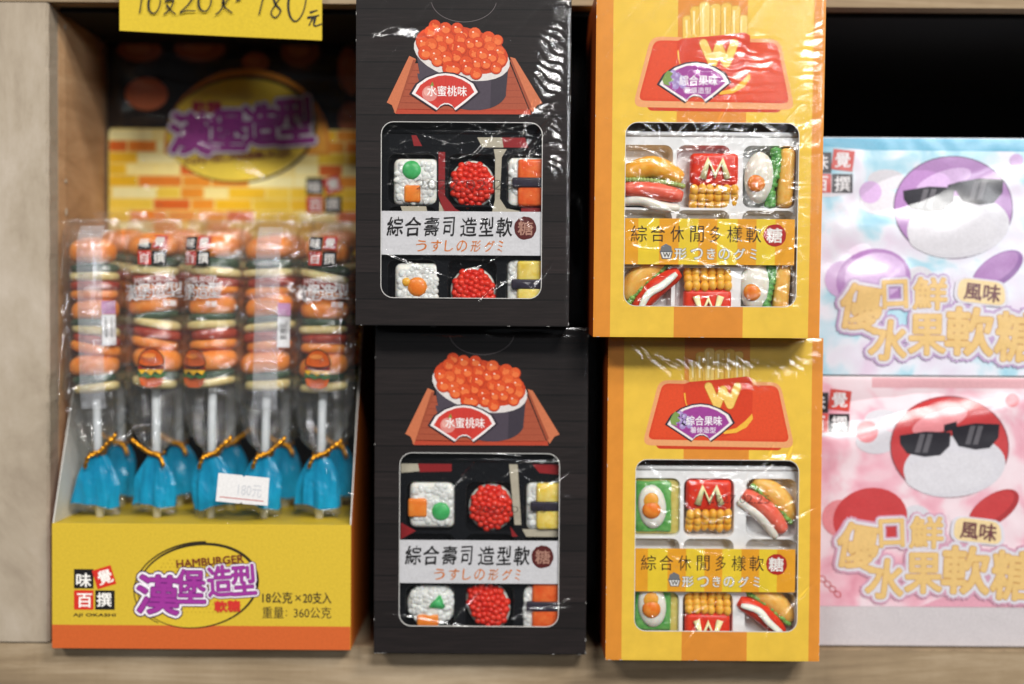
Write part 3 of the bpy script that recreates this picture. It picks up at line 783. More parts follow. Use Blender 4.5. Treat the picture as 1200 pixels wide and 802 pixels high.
BW, BH = 250, 386; BD = 165
BWIN = (30, 33, 217, 237, 14)
def sushi_box(label, y, pxl, pyb, z, rot, win_candies, seed, bumps, traypat, date, k=None):
    k = k or K(y)
    p = pix(pxl, pyb, y); loc = (p.x, y, z)
    root = carton('sushi_candy_box', label, 'dark sushi candy boxes', BW, BH, BD, BWIN, plank_mat(), plank_mat(), loc, rot, k)
    bpy.context.view_layer.update(); M = root.matrix_world.copy()
    pr = sushi_print(root, 438, 771)
    # hang tab crease on the top of the panel
    a = Art(438, 771, 0.1); a.ring(563, 392, 38, 26, 0.6, P('#6b6263'), 1, 0, 24, 0, 0.15, PI - 0.15); a.build('hang_tab_crease', root)
    # paper band inside the window
    b = Art(438, 771, 0.15); pm = P('#d9d8db', 0.5)
    n = 16
    b.add([(468 - 3 + (193) * i / n, yy) for yy in (637, 688) for i in range(n + 1)], [(i, i + n + 1, i + n + 2, i + 1) for i in range(n)], pm, 0)
    bd = b.build('paper_band', root); bd.location.y = 2.6
    t = Art(438, 771, 0.15); ink = P('#1a1718')
    xs = [(475, 493), (496, 514), (518, 535), (540, 553), (561, 579), (583, 599), (603, 621)]
    for ch, (x0, x1) in zip('綜合壽司造型軟', xs): t.text(ch, x0, x1, 644, 666, ink, 1, 0.022, rot=-0.05, shear=0.12, jag=1.1)
    t.ell(636, 656, 13, 13.5, P('#5a1d1c'), 1, n=26, wob=0.035); t.text('糖', 628, 645, 648, 664, P('#b98a78'), 2, 0.02, jag=.6)
    og = P('#d97a2c'); cs = [(508, 521), (526, 538), (542, 552), (556, 568), (573, 584), (589, 600), (604, 610)]
    for ch, (x0, x1) in zip('うすしの形グミ', cs): t.text(ch, x0, x1, 671, 684, og, 1, 0.014, shear=0.12, jag=.8)
    tt = t.build('band_lettering', bd)
    # clear window pane with the date
    wf = sheet('window_film', 24, 223, 27, 243, 20, 20, lambda x, z: 1.9, WINDOW, root)
    if date: date_print(wf, *date, 438, 771).location.y = 1.85
    wrap_sheet(root, BW, BH, seed, bumps, BWIN)
    # tray
    def deco(r, y0):
        red, crm = P('#8f1f22'), P('#b8b09c')
        d = Art(0, 0, 0.15)
        for col, pts in traypat(red, crm):
            d = Art(0, 0, 0.15); d.poly([(x - 438, -(771 - yy)) for x, yy in pts], col, 1)
            o = d.build('printed_stripe', r); o.location.y = y0 - 0.1
    up = 'upper' if z > 0.01 else 'lower'
    tray('sushi_tray', 'black plastic tray with red and cream stripes inside the %s dark sushi box' % up, M, (65, 136, 205), (48, 110, 172), (58, 60), 16, 18, 230, 20, 228, 12, [plastic('#16171a', 0.22, 0.3)], k, deco)
    for (x, yy, nm, lb, fn, *ar) in win_candies:
        place(M, k, x - 438, 28, 771 - yy, nm, lb, 'gummy candy', None, fn, *ar)
    return root
def pat_low(red, crm):
    return [(crm, [(468, 548), (488, 548), (490, 557), (468, 559)]), (red, [(488, 548), (528, 548), (528, 557), (490, 558)]), (red, [(624, 548), (656, 548), (656, 560), (632, 558)]),
            (crm, [(596, 548), (606, 548), (611, 620), (603, 620)]), (crm, [(612, 625), (655, 625), (655, 634), (617, 634)]), (red, [(468, 618), (486, 628), (468, 638)]), (red, [(598, 622), (607, 634), (600, 634)])]
def pat_up(red, crm):
    c = lambda pts: [(468 + (x - 445) * .966, 534 + (y - 138) * .966) for x, y in pts]
    return [(red, c([(480, 152), (486, 152), (493, 165), (483, 165)])), (crm, c([(560, 154), (590, 154), (592, 166), (566, 166)])), (red, c([(590, 154), (618, 154), (622, 166), (592, 166)])),
            (red, c([(513, 172), (521, 172), (521, 225), (534, 241), (545, 246), (520, 246), (513, 225)])), (crm, c([(580, 168), (596, 168), (590, 178), (588, 228), (596, 240), (612, 243), (612, 247), (578, 247), (582, 230), (582, 178)])),
            (red, c([(614, 238), (638, 238), (638, 247), (614, 247)])), (crm, c([(467, 238), (498, 238), (500, 246), (470, 246)])), (crm, c([(514, 232), (522, 246), (542, 246), (542, 248), (514, 248)]))]

Y_BL = -0.013; Y_BU = -0.031; TOPB = BH * K(Y_BL)
sushi_box('dark plank-patterned sushi candy box standing on the shelf, lower of its stack', Y_BL, 438, 770, 0.0004, (0, 0, 0), [
    (505, 597, 'rice_candy', 'square white rice gummy with orange cube left of green dot', sushi_rice, 2),
    (575, 600, 'roe_candy', 'round red roe gummy, upper centre of the lower dark box window', roe, 24, 25, 16, 5),
    (640, 597, 'egg_sushi_candy', 'yellow omelette gummy with dark belt at the right of the lower dark window', sushi_nigiri, G_EGG, 4),
    (505, 716, 'rice_candy', 'oval white rice gummy with green triangle at bottom left of lower dark box', sushi_oval, 7),
    (572, 716, 'roe_candy', 'tilted oval red roe gummy at the bottom of the lower dark window', roe, 22, 28, 16, 8, -0.5),
    (636, 716, 'salmon_sushi_candy', 'orange gummy with dark grey belt at bottom right of lower dark box', sushi_nigiri, G_SALMON, 9)],
    2.3, [('F', 70, 40, 34, 2.5, -0.12), ('F', 128, 378, 60, 3, 0.0), (190, 222, 40, 2.5, 1.4, 0.35), (110, 376, 60, 5, 1.4, 0.02)], pat_low, (556, 596, 640, 604))
sc_ = 187 / 194
def ub(x, y): return 468 + (x - 445) * sc_, 534 + (y - 138) * (204 / 209)
sushi_box('dark plank-patterned sushi candy box on top of its stack, glare at its right edge', Y_BU, 416.5, 386, TOPB + 0.0008, (math.radians(0.8), 0, 0), [
    (*ub(486, 208), 'rice_candy', 'square white rice gummy with green dot above orange cube', sushi_rice, 1),
    (*ub(554, 210), 'roe_candy', 'round red roe gummy between two sushi gummies behind the top date print', roe, 24, 25, 16, 6),
    (*ub(622, 208), 'salmon_sushi_candy', 'bright orange salmon gummy with dark belt at the right of upper dark window', sushi_nigiri, G_SALMON, 5),
    (*ub(488, 334), 'rice_candy', 'square white rice gummy with one orange disc at its centre', sushi_rice, 3),
    (*ub(556, 339), 'roe_candy', 'round red roe gummy half hidden at bottom of the upper dark window', roe, 24, 25, 16, 7),
    (*ub(622, 330), 'egg_sushi_candy', 'white and yellow omelette gummy at bottom right of the upper dark window', sushi_nigiri, G_EGG, 6)],
    5.1, [('P', 227, 298, 28, 104, -0.1), ('P', 236, 358, 16, 46, -0.35), ('P', 233, 205, 14, 70, 0), ('F', 212, 252, 16, 4, .5), ('F', 60, 340, 24, 6, .2), ('F', 205, 214, 24, 3, .9), ('F', 196, 196, 22, 2.5, .95)], pat_up, (508, 600, 622, 612))

# ---------------- burger (yellow) boxes
YW, YH, YD = 252, 381, 165
YWIN = (34, 35, 225, 237, 13)
OR, YE = '#db8c30', '#e6bd42'
STRIPES = stripe_mat('yellow_orange_stripes', [(0, OR), (18, YE), (89, '#da8a30'), (166, YE), (239, OR)], 252)
SIDEOR = plastic('#b9501a', 0.4)
BANDM = stripe_mat('band_stripes', [(0, '#efa626'), (17, '#f2d034'), (40, '#efa626'), (62, '#f2d034'), (84, '#efa626'), (105, '#f2d034'), (127, '#efa626'), (148, '#f2d034'), (169, '#efa626')], 192)
def burger_box(label, y, pxl, pyb, z, rot, candies, seed, bumps, date, ks=1.0, up='lower'):
    k = K(y) * ks; p = pix(pxl, pyb, y)
    root = carton('burger_candy_box', label, 'yellow striped burger candy boxes', YW, YH, YD, YWIN, STRIPES, SIDEOR, (p.x, y, z), rot, k)
    bpy.context.view_layer.update(); M = root.matrix_world.copy()
    fries_print(root, 711, 778)
    n = 16; b = Art(743, 778, 0.15)
    b.add([(743 + 191 * i / n, yy) for yy in (646, 697) for i in range(n + 1)], [(i, i + n + 1, i + n + 2, i + 1) for i in range(n)], BANDM, 0)
    bd = b.build('paper_band', root); bd.location = (32, 2.6, 0)
    t = Art(743, 778, 0.15); ink = P('#33241c')
    xs = [(752, 770), (774, 790), (796, 811), (818, 833), (840, 852), (859, 876), (880, 897)]
    for ch, (x0, x1) in zip('綜合休閒多樣軟', xs): t.text(ch, x0, x1, 654, 672, ink, 1, -0.006)
    t.ell(912, 664, 12.5, 12.5, P('#b3211c'), 1, n=26, wob=0.03); t.text('糖', 903, 920, 656, 672, P('#f2ece6'), 2, 0.03)
    cs = [(801, 814), (819, 832), (837, 846), (850, 862), (867, 879), (885, 892)]
    for ch, (x0, x1) in zip('形つきのグミ', cs):
        t.text(ch, x0, x1, 679, 691, P('#5d5850'), 1, 0.06); t.text(ch, x0, x1, 679, 691, P('#f0eee8'), 2, 0.022)
    t.poly([(784, 682), (799, 682), (797, 691), (787, 691)], P('#6a6a6c'), 1); t.poly([(785.5, 683.5), (797.5, 683.5), (796, 690), (788, 690)], P('#f0eee8'), 2)
    t.poly([(785, 682), (786, 677), (791, 674), (797, 677), (798, 682)], P('#77797c'), 1.5); t.text('W', 788, 796, 684, 689, P('#5d5850'), 3, .04)
    t.build('band_lettering', bd)
    wf = sheet('window_film', 28, 231, 29, 243, 20, 20, lambda x, z: 1.9, WINDOW, root)
    if date: date_print(wf, *date, 711, 778).location.y = 1.85
    wrap_sheet(root, YW, YH, seed, bumps, YWIN, 1.5 if up == 'lower' else 2.0)
    tray('burger_tray', 'white plastic tray with cells inside the %s yellow striped box' % up, M, (58, 122, 196), (50, 108, 178), (60, 72), 17, 10, 242, 18, 226, 12, [plastic('#f4f4f4', 0.3, 0.1)], k)
    for (x, yy, nm, lb, fn, *ar) in candies:
        place(M, k, x - 711, 27, 778 - yy, nm, lb, 'gummy candy', None, fn, *ar)
    return root
Y_YL = -0.021; Y_YU = -0.041; TOPY = YH * K(Y_YL)
burger_box('yellow and orange striped candy box standing on the shelf beneath another', Y_YL, 709.5, 778, 0.0004, (0, 0, 0), [
    (770, 598, 'egg_candy', 'egg on green lettuce gummy at top left of the lower yellow window', egg_toast, 1),
    (833, 598, 'fries_candy', 'upside-down red fries box gummy with a cream letter', fries, 2, 'M', True),
    (905, 597, 'hot_dog_candy', 'pink and white hot dog gummy slanting under the crinkled film', hotdog, 3, 0.75, 1),
    (771, 716, 'egg_candy', 'egg on lettuce gummy at bottom left of the lower yellow window', egg_toast, 4),
    (833, 729, 'fries_candy', 'upright fries gummy at the bottom of the lower yellow window', fries, 5),
    (902, 722, 'hot_dog_candy', 'red hot dog gummy at bottom right of the lower yellow window', hotdog, 6, 0.65, 0)],
    8.7, [('P', 66, 348, 72, 14, -0.5, LAMP_LOW), ('P', 125, 350, 110, 14, 0.0, LAMP_LOW), ('P', 216, 346, 74, 18, 0.62, LAMP_LOW), ('P', 150, 322, 60, 14, 0.3, LAMP_LOW), ('F', 205, 242, 20, 5, 0.0), (130, 215, 45, 2.4, 2.2, .25), (160, 208, 34, 2.2, 2.0, -.35), (205, 170, 30, 3, 3.0, 0.95), (75, 200, 30, 2.2, 2.0, -.8)],
    (830, 582, 903, 592))
su = 191 / 211
def uy(x, y): return 745 + (x - 731) * su, 541 + (y - 132) * (202 / 225)
YUS = 1.052
burger_box('yellow and orange striped candy box on top of its stack with strong glare', Y_YU, 695, 397, TOPY + 0.0008, (math.radians(1.6), 0, 0), [
    (*uy(766, 207), 'sandwich_candy', 'sandwich gummy seen from its side, bun over pink sausage, top left of yellow window', burger_side, 1),
    (*uy(842, 203), 'fries_candy', 'fries gummy under the bright glare in the upper yellow window', fries, 12, 'W', True),
    (*uy(911, 197), 'egg_candy', 'egg sandwich gummy with yellow bread at top right of upper yellow window', sandwich, 3),
    (*uy(766, 332), 'hot_dog_candy', 'red hot dog gummy with white sauce at bottom left of upper yellow window', hotdog, 4, -0.75, 0),
    (*uy(836, 341), 'fries_candy', 'upright fries gummy at the bottom of the upper yellow window', fries, 15),
    (*uy(908, 332), 'egg_candy', 'egg and green leaf gummy at bottom right of upper yellow window', sandwich, 6)],
    14.2, [('P', 146, 294, 86, 62, 0.45), ('P', 236, 305, 22, 90, -0.2), ('F', 140, 292, 20, 12, 0.3), ('F', 150, 308, 20, 9, 0.3), ('F', 136, 172, 14, 9, 0.2), ('P', 137, 178, 48, 54, 0.2), ('P', 145, 152, 60, 14, 0.1), ('F', 232, 235, 16, 4, .5), (170, 200, 50, 3, 3, 0.15), (190, 165, 45, 3.2, 3.5, 0.9), (125, 205, 22, 3, 3, .9), (170, 185, 34, 2.6, 2.6, 0.85), (200, 190, 34, 2.6, 2.6, 0.95)],
    None, YUS, 'upper')

# ---------------- spare stock behind the stacks
def spare(label, loc, rot, k, w, h, d, mat, bumps):
    root = thing('sushi_candy_box', label, 'candy box', loc, rot, k, None)
    bm = bmesh.new(); bbox(bm, (w / 2, d / 2, h / 2), (w, d, h), 0.8, 2); from_bm('carton', bm, [mat], root)
    bpy.context.view_layer.update(); bumps = [facet(root.matrix_world, *b[1:]) for b in bumps]
    sheet('shrink_wrap_or_glare', 1, w - 1, 1, h - 1, 60, 90, lambda x, z: -1.5 - sum(bumpf(x, z, b) for b in bumps), WRAP, root)
    return root
p = pix(640, 386, 0.06)
spare('unlit black box standing behind the upper dark sushi box', (p.x, 0.06, TOPB + .0012), (0, 0, 0), K(.06), 130, 330, 100, plastic('#0d0c10', 0.25), [('F', 42, 150, 9, 50, 0)])
spare('unlit black box standing on the shelf behind the lower dark sushi box', (p.x, 0.06, .0032), (0, 0, 0), K(.06), 130, (TOPB - .004) / K(.06), 100, plastic('#0d0c10', 0.3), [])

# ================================================================== fruit gummy boxes
def fruit_box(label, y, pyb, pyt, z, tone):
    k = K(y); p = pix(925, 600, y); W_, H_ = 405, 278 if tone == 'blue' else 318; by = pyb
    root = thing('fruit_candy_box', label, 'candy box', (p.x, y, z), (0, 0, 0), k, 'pastel fruit gummy boxes')
    bm = bmesh.new(); bbox(bm, (W_ / 2, 70.3, H_ / 2), (W_, 140, H_), 1.0, 2)
    from_bm('carton', bm, [P('#c9c2c4' if tone != 'blue' else '#d5d3da', 0.35)], root)
    a = Art(925, by, 0.25); x1 = 925 + W_ - .5
    dy = 0 if tone == 'blue' else 282
    if tone == 'blue':
        bg = cloud_mat('pale_blue_cloud_print', [(0.30, '#6fbad4'), (0.44, '#b4d8e6'), (0.52, '#dfe2ec'), (0.75, '#dcc9de')])
        a.rect(925.5, 165, x1, 441.5, bg, 0.5); a.add([(925.5, 165), (1010, 165), (x1, 165), (x1, 180), (1010, 179), (925.5, 172)], [(5, 4, 1, 0), (4, 3, 2, 1)], P('#5aa9c8', .3), 1)
        A_, B_, C_ = P('#a97bb5', .3), P('#8a5d9c', .3), P('#c9a8d4', .3)
    else:
        bg = cloud_mat('pale_pink_cloud_print', [(0.30, '#d68a9c'), (0.45, '#e6b0be'), (0.55, '#e9d2d9'), (0.75, '#ecdde3')])
        a.rect(925.5, 446, x1, 716, bg, 0.5); a.rect(1020, 446, x1, 458, P('#dba7ae', .3), 1)
        a.poly([(1080, 716), (1110, 703), (1160, 700), (x1, 694), (x1, 716)], P('#dd9fb0', .3), 1)
        A_, B_, C_ = P('#c23a3c', .3), P('#a82c30', .3), P('#e08a90', .3)
    wh, lil = P('#d3d1d8', .3), P('#dfd2e4' if tone == 'blue' else '#ead3dc', .3)
    # soft round cloud puffs
    random.seed(4)
    for i in range(16):
        a.ell(random.uniform(945, 1320), random.uniform(200, 330) + dy, random.uniform(14, 34), random.uniform(10, 24), random.choice([wh, lil, bg]), 1.2 + i * .05, n=22)
    for x, y_, r in ((985, 330, 22), (1185, 190, 8), (1015, 228, 13)): a.ell(x, y_ + dy, r, r, C_, 2.2, n=22)
    # plain round two-coloured sweets (generic stand-in) and a pair of dark glasses
    a.ell(1020, 330 + dy, 44, 36, A_, 2.6, -0.2); a.ell(1022, 326 + dy, 36, 27, C_, 2.7, -0.2) if tone == 'blue' else None
    a.ell(1165, 318 + dy, 34, 17, B_, 2.8, -0.6); a.ell(1163, 316 + dy, 30, 13.5, A_, 2.9, -0.6)
    a.ell(1112, 245 + dy, 70, 60, P('#6d5a78' if tone == 'blue' else '#8f4a52', .3), 3, 0.05, 48)
    a.ell(1112, 245 + dy, 68.5, 58.5, A_, 3.2, 0.05, 48)
    a.ell(1118, 268 + dy, 60, 36, wh, 3.5, -0.12, 40); a.ell(1112, 276 + dy, 52, 24, P('#d6d4da', .3), 3.8, -0.12, 36)
    a.ell(1100, 215 + dy, 34, 12, C_, 3.8, -0.35)
    dk = P('#25222a', .2)
    for cx_, cy_, rx, ry in ((1083, 232, 30, 17), (1142, 222, 28, 18)):
        oy = dy + (2 if tone == 'blue' else 8)
        a.poly([(cx_ - rx, cy_ - 8 + oy), (cx_, cy_ - 13 + oy), (cx_ + rx, cy_ - 12 + oy), (cx_ + rx - 1, cy_ + 4 + oy), (cx_ + rx * .6, cy_ + ry - 2 + oy), (cx_, cy_ + ry + oy), (cx_ - rx * .7, cy_ + ry - 4 + oy), (cx_ - rx + 1, cy_ + 2 + oy)], dk, 4.4)
        for q in (0, 9): a.poly([(cx_ - 6 + q, cy_ - 10 + oy), (cx_ + q, cy_ - 10 + oy), (cx_ - 6 + q, cy_ + 12 + oy), (cx_ - 12 + q, cy_ + 12 + oy)], P('#5d5a60', .3), 4.7)
    a.poly([(1105, 219 + dy), (1120, 215 + dy), (1120, 224 + dy), (1105, 228 + dy)], dk, 4.5)
    # title
    gold, g2 = P('#e2bd78', .3), P('#ead09c', .3)
    chars = [('優', 982, 1029, 337, 389, .16), ('口', 1031, 1059, 331, 363, -.05), ('鮮', 1067, 1105, 328, 364, 0.02), ('水', 1017, 1060, 378, 424, .1), ('果', 1062, 1104, 371, 417, 0), ('軟', 1106, 1160, 363, 417, .03), ('糖', 1164, 1215, 368, 424, .05)]
    for L, off, m in ((6, 0.20, P('#b99cc4' if tone == 'blue' else '#cf9cb2', .3)), (7, 0.135, P('#d8d5de', .3)), (8, 0.052, P('#c08a4a', .3)), (9, 0.035, gold)):
        for i, (ch, x0, x1_, y0, y1, r) in enumerate(chars): a.text(ch, x0, x1_, y0 + dy, y1 + dy, m, L + i * .05, off, rot=r)
    for L, s_, m in ((7, 1.14, P('#d8d5de', .3)), (8, 1.0, g2)): a.poly([(1147 + (x - 1147) * s_, 343 + dy + (y_ - 343) * s_) for x, y_ in roundpoly([(1120, 327), (1172, 333), (1175, 360), (1117, 354)], 11)], m, L)
    a.text('風味', 1126, 1168, 334 + dy, 354 + dy, P('#6b3c40', .3), 9, 0.03, rot=.1)
    lx, ly = 970, 182 + dy
    a.rect(lx - 26, ly, lx - 1, ly + 24, P('#2a2226', .3), 3); a.rect(lx, ly - 3, lx + 25, ly + 21, P('#c9483e', .3), 3, .12)
    a.rect(lx - 26, ly + 25, lx - 1, ly + 47, P('#c9483e', .3), 3); a.rect(lx, ly + 25, lx + 24, ly + 47, P('#2a2226', .3), 3)
    for ch, x0, y0 in (('味', lx - 23, ly + 3), ('覺', lx + 3, ly), ('百', lx - 23, ly + 28), ('撰', lx + 3, ly + 28)): a.text(ch, x0, x0 + 18, y0, y0 + 17, P('#e9e8ea', .3), 4, .02)
    a.build('front_print', root)
    if tone != 'blue':
        c = Art(925, by, 0.25)
        for i in range(4): c.ring(965 + i * 6, 688 + 282 - 282 + i * 6 - 4, 4.2, 3.2, 1.4, P('#c0494c', .3), 1, .7, 12)
        c.build('printed_chain', root)
    bpy.context.view_layer.update(); M_ = root.matrix_world.copy()
    fs_ = [facet(M_, 150, H_ - 85, 60, 34, .1), facet(M_, 90, H_ - 150, 40, 26, .3), facet(M_, 250, H_ - 40, 30, 14, .1)] if tone == 'blue' else [facet(M_, 175, H_ - 38, 70, 18, .1), facet(M_, 70, H_ - 60, 40, 22, .3)]
    sheet('shrink_wrap_or_glare', 1, W_ - 1, 1, H_ - 1, 110, 80, lambda x, z: -4.0 - sum(facetf(x, z, b) for b in fs_) - .5 * noise.noise(Vector((x * .06, z * .06, 3))), SOFT, root)  # sheet added for soft glare; these coated cartons have no wrap
    return root
kf = K(0.004)
fruit_box('pink fruit gummy box at the right with red sweets and gold title, lower of two', 0.004, 763, 445, 0.0006, 'pink')
fruit_box('blue fruit gummy box at the right with purple sweets and gold title, upper of two', 0.005, 442, 165, 0.0006 + 319.4 * kf, 'blue')

# ================================================================== lollipop display
DY = -0.0085; kd = K(DY)
LX, LY = 61, 763
pd = pix(LX, LY, DY)
disp = thing('lollipop_display', 'yellow cardboard counter display of burger lollipops wrapped in clear film', 'display box', (pd.x, DY, 0.0004), (0, 0, 0), kd)
DW, DHt = 352, 148; DDEP = 230
YEL, ORG = '#c6a832', '#be5a2a'
def emblem(a, cx, cy, s, L=1, blur=False):
    R = -0.17
    a.ell(cx, cy, 71 * s, 49 * s, P('#cbad32'), L, R, 48)
    a.ring(cx, cy, 71 * s, 49 * s, 2.2 * s, P('#2a241c'), L + 1, R, 64, 0.6)
    a.ring(cx - 3 * s, cy - 1 * s, 73 * s, 50 * s, 1.6 * s, P('#2a241c'), L + 1, R - .03, 48, 0.4, PI * .75, PI * 1.6)
    for i in range(-9, 10):
        for j in range(-7, 8):
            x, y = i * 4.6 + (j % 2) * 2.3, j * 4.4
            if (x / 50) ** 2 + (y / 40) ** 2 < 1 and not (-14 < y < 12 and 0): a.ell(cx + x * s * 1.1, cy + y * s, .95 * s, .95 * s, P('#b3922a'), L + 1, n=6)
    chars = [('漢', -71, -22, -12, 33, .04), ('堡', -26, 9, -19, 20, 0), ('造', 12, 40, -24, 12, -.06), ('型', 40, 68, -25, 10, -.08)]
    for q, off, m in ((2, 0.155, P('#3a2540')), (3, 0.115, P('#e6dfe6')), (4, 0.05, P('#5c1f66')), (5, 0.028, P('#94348c'))):
        for i, (ch, x0, x1, y0, y1, r) in enumerate(chars): a.text(ch, cx + x0 * s, cx + x1 * s, cy + y0 * s, cy + y1 * s, m, L + q + i * .05, off, rot=r)
    a.text('HAMBURGER', cx - 25 * s, cx + 54 * s, cy - 34 * s, cy - 25 * s, P('#6b2a22'), L + 6, .035, rot=-.09)
    a.text('軟糖', cx + 20 * s, cx + 50 * s, cy + 17 * s, cy + 30 * s, P('#c2332c'), L + 6, .05, rot=-.04)
def logo(a, x, y, s, L=1, caption=True):
    ink, red, w = P('#1c1a1c'), P('#c62f24'), P('#ece8e2')
    a.rect(x, y, x + 23 * s, y + 23 * s, ink, L); a.rect(x, y + 25 * s, x + 23 * s, y + 48 * s, red, L)
    a.rect(x + 25 * s, y + 25 * s, x + 48 * s, y + 48 * s, ink, L); a.rect(x + 24 * s, y - 2 * s, x + 47 * s, y + 21 * s, red, L + .2, -.3)
    for ch, dx, dy, r in (('味', 3, 5, 0), ('百', 4, 29, 0), ('撰', 27, 28, 0), ('覺', 28, 1, -.3)): a.text(ch, x + dx * s, x + (dx + 17) * s, y + dy * s, y + (dy + 16) * s, w, L + 1, .025, rot=r)
    if caption: a.text('AJI OKASHI', x - 1 * s, x + 49 * s, y + 52.5 * s, y + 57 * s, ink, L, .05)
def tray_front():
    bm = bmesh.new(); bbox(bm, (DW / 2, 0.6, DHt / 2), (DW, 1.2, DHt), 0.3, 1)
    o = from_bm('front_panel', bm, [P(YEL, .45)], disp)
    a = Art(LX, LY, 0.16)
    a.rect(LX + .2, 735, LX + DW - .2, 762.8, P(ORG, .45), .8)
    logo(a, 87, 669, 1.0); emblem(a, 233, 688, 1.0, 1.5)
    ink = P('#2c2620')
    for s_, x0, x1 in (('18公克', 309, 344), ('×', 347.5, 354.5), ('20支入', 357, 390)): a.text(s_, x0, x1, 694.5 if s_ != '×' else 698, 708 if s_ != '×' else 705, ink, 1, .02 if s_ != '×' else 0)
    for s_, x0, x1 in (('重量', 309, 334), (':', 336.5, 338), ('360公克', 346, 390)): a.text(s_, x0, x1, 712 if s_ != ':' else 716, 725.5 if s_ != ':' else 723, ink, 1, .003)
    a.build('front_print', o)
tray_front()
bm = bmesh.new(); bbox(bm, (DW / 2, DDEP / 2 + 1.3, DHt - 1), (DW - 1, DDEP, 1.2), 0.2, 1); from_bm('deck', bm, [P('#d3b327', .5)], disp)
for sx in (0.8, DW - 0.8):
    # sloping side walls
    pts = [(0, 0), (DDEP, 0), (DDEP, 400), (110, 400), (64, 300), (1.4, DHt + 2)]
    vs = [(sx - .6, y_, z_) for y_, z_ in pts] + [(sx + .6, y_, z_) for y_, z_ in pts]; n = len(pts)
    fs = [tuple(range(n))[::-1], tuple(range(n, 2 * n))] + [(i, (i + 1) % n, n + (i + 1) % n, n + i) for i in range(n)]
    # outside yellow, inside white
    fm = [1 if sx < 10 else 0, 0 if sx < 10 else 1] + [0] * n
    o = from_data('side_panel', [(x, y_ + 1.3, z_) for x, y_, z_ in vs], fs, [P('#d2cfc8', .6), P('#c7641f', .5)], disp, fm)
# lid panel standing up at the back
HYd = 0.074; kh = K(HYd)
def lid():
    M = disp.matrix_world
    bpy.context.view_layer.update()
    r = kh / kd
    o_ = pix(126, 763, HYd)
    lx0 = (o_.x - pd.x) / kd; ly0 = (HYd - DY) / kd
    bm = bmesh.new(); bbox(bm, (0, 0, 0), (1, 1, 1)); bm.free()
    Wp = 312 * r; z_top = (pix(126, -30, HYd).z) / kd
    bm = bmesh.new(); bbox(bm, (lx0 + Wp / 2, ly0 + 1, z_top / 2), (Wp, 2, z_top), .3, 1)
    o = from_bm('lid_panel', bm, [plastic('#171213', 0.35)], disp)
    z0 = pix(126, 262, HYd).z / kd
    a = Art(0, 0, 0.25)
    T = lambda x, y: (lx0 + (x - 126) * r, -(z0 + (262 - y) * r))
    class A2(Art):
        def add(s, pts, faces, m, layer=None): Art.add(s, [T(x, y) for x, y in pts], faces, m, layer)
    a = A2(0, 0, 0.28)
    random.seed(11)
    # printed burger photograph on the dark top part
    for x, y, rx, ry in ((172, 112, 26, 20), (165, 62, 30, 17), (235, 60, 34, 18), (262, 98, 20, 12), (352, 62, 26, 22), (408, 82, 14, 32), (412, 140, 18, 24), (200, 20, 40, 18), (320, 20, 40, 16), (300, 75, 18, 14)):
        d = random.choice(['#96502e', '#a85a34', '#844628']); 
        a.ell(x, y, rx, ry, P('#3a1c14'), 1, n=22); a.ell(x - 1, y - 1, rx * .86, ry * .8, P(d), 1.3, n=22); a.ell(x - 3, y - 3, rx * .5, ry * .4, P('#bd6e42'), 1.6, n=16)
    a.ell(172, 112, 25, 19, P('#cf7044'), 1.8, n=22); a.ell(412, 90, 11, 22, P('#b96838'), 1.8, n=18)
    # brick pattern with rounded corner
    a.poly(roundpoly([(128, 152), (600, 152), (600, 600), (128, 600)], 6), P('#d98b2a'), 2)
    a.poly(roundpoly([(128, 152), (437.6, 152), (437.6, 300), (128, 300)], 6), P('#d9912c'), 2.3) if 0 else None
    a.v = a.v; 
    return o, a, T
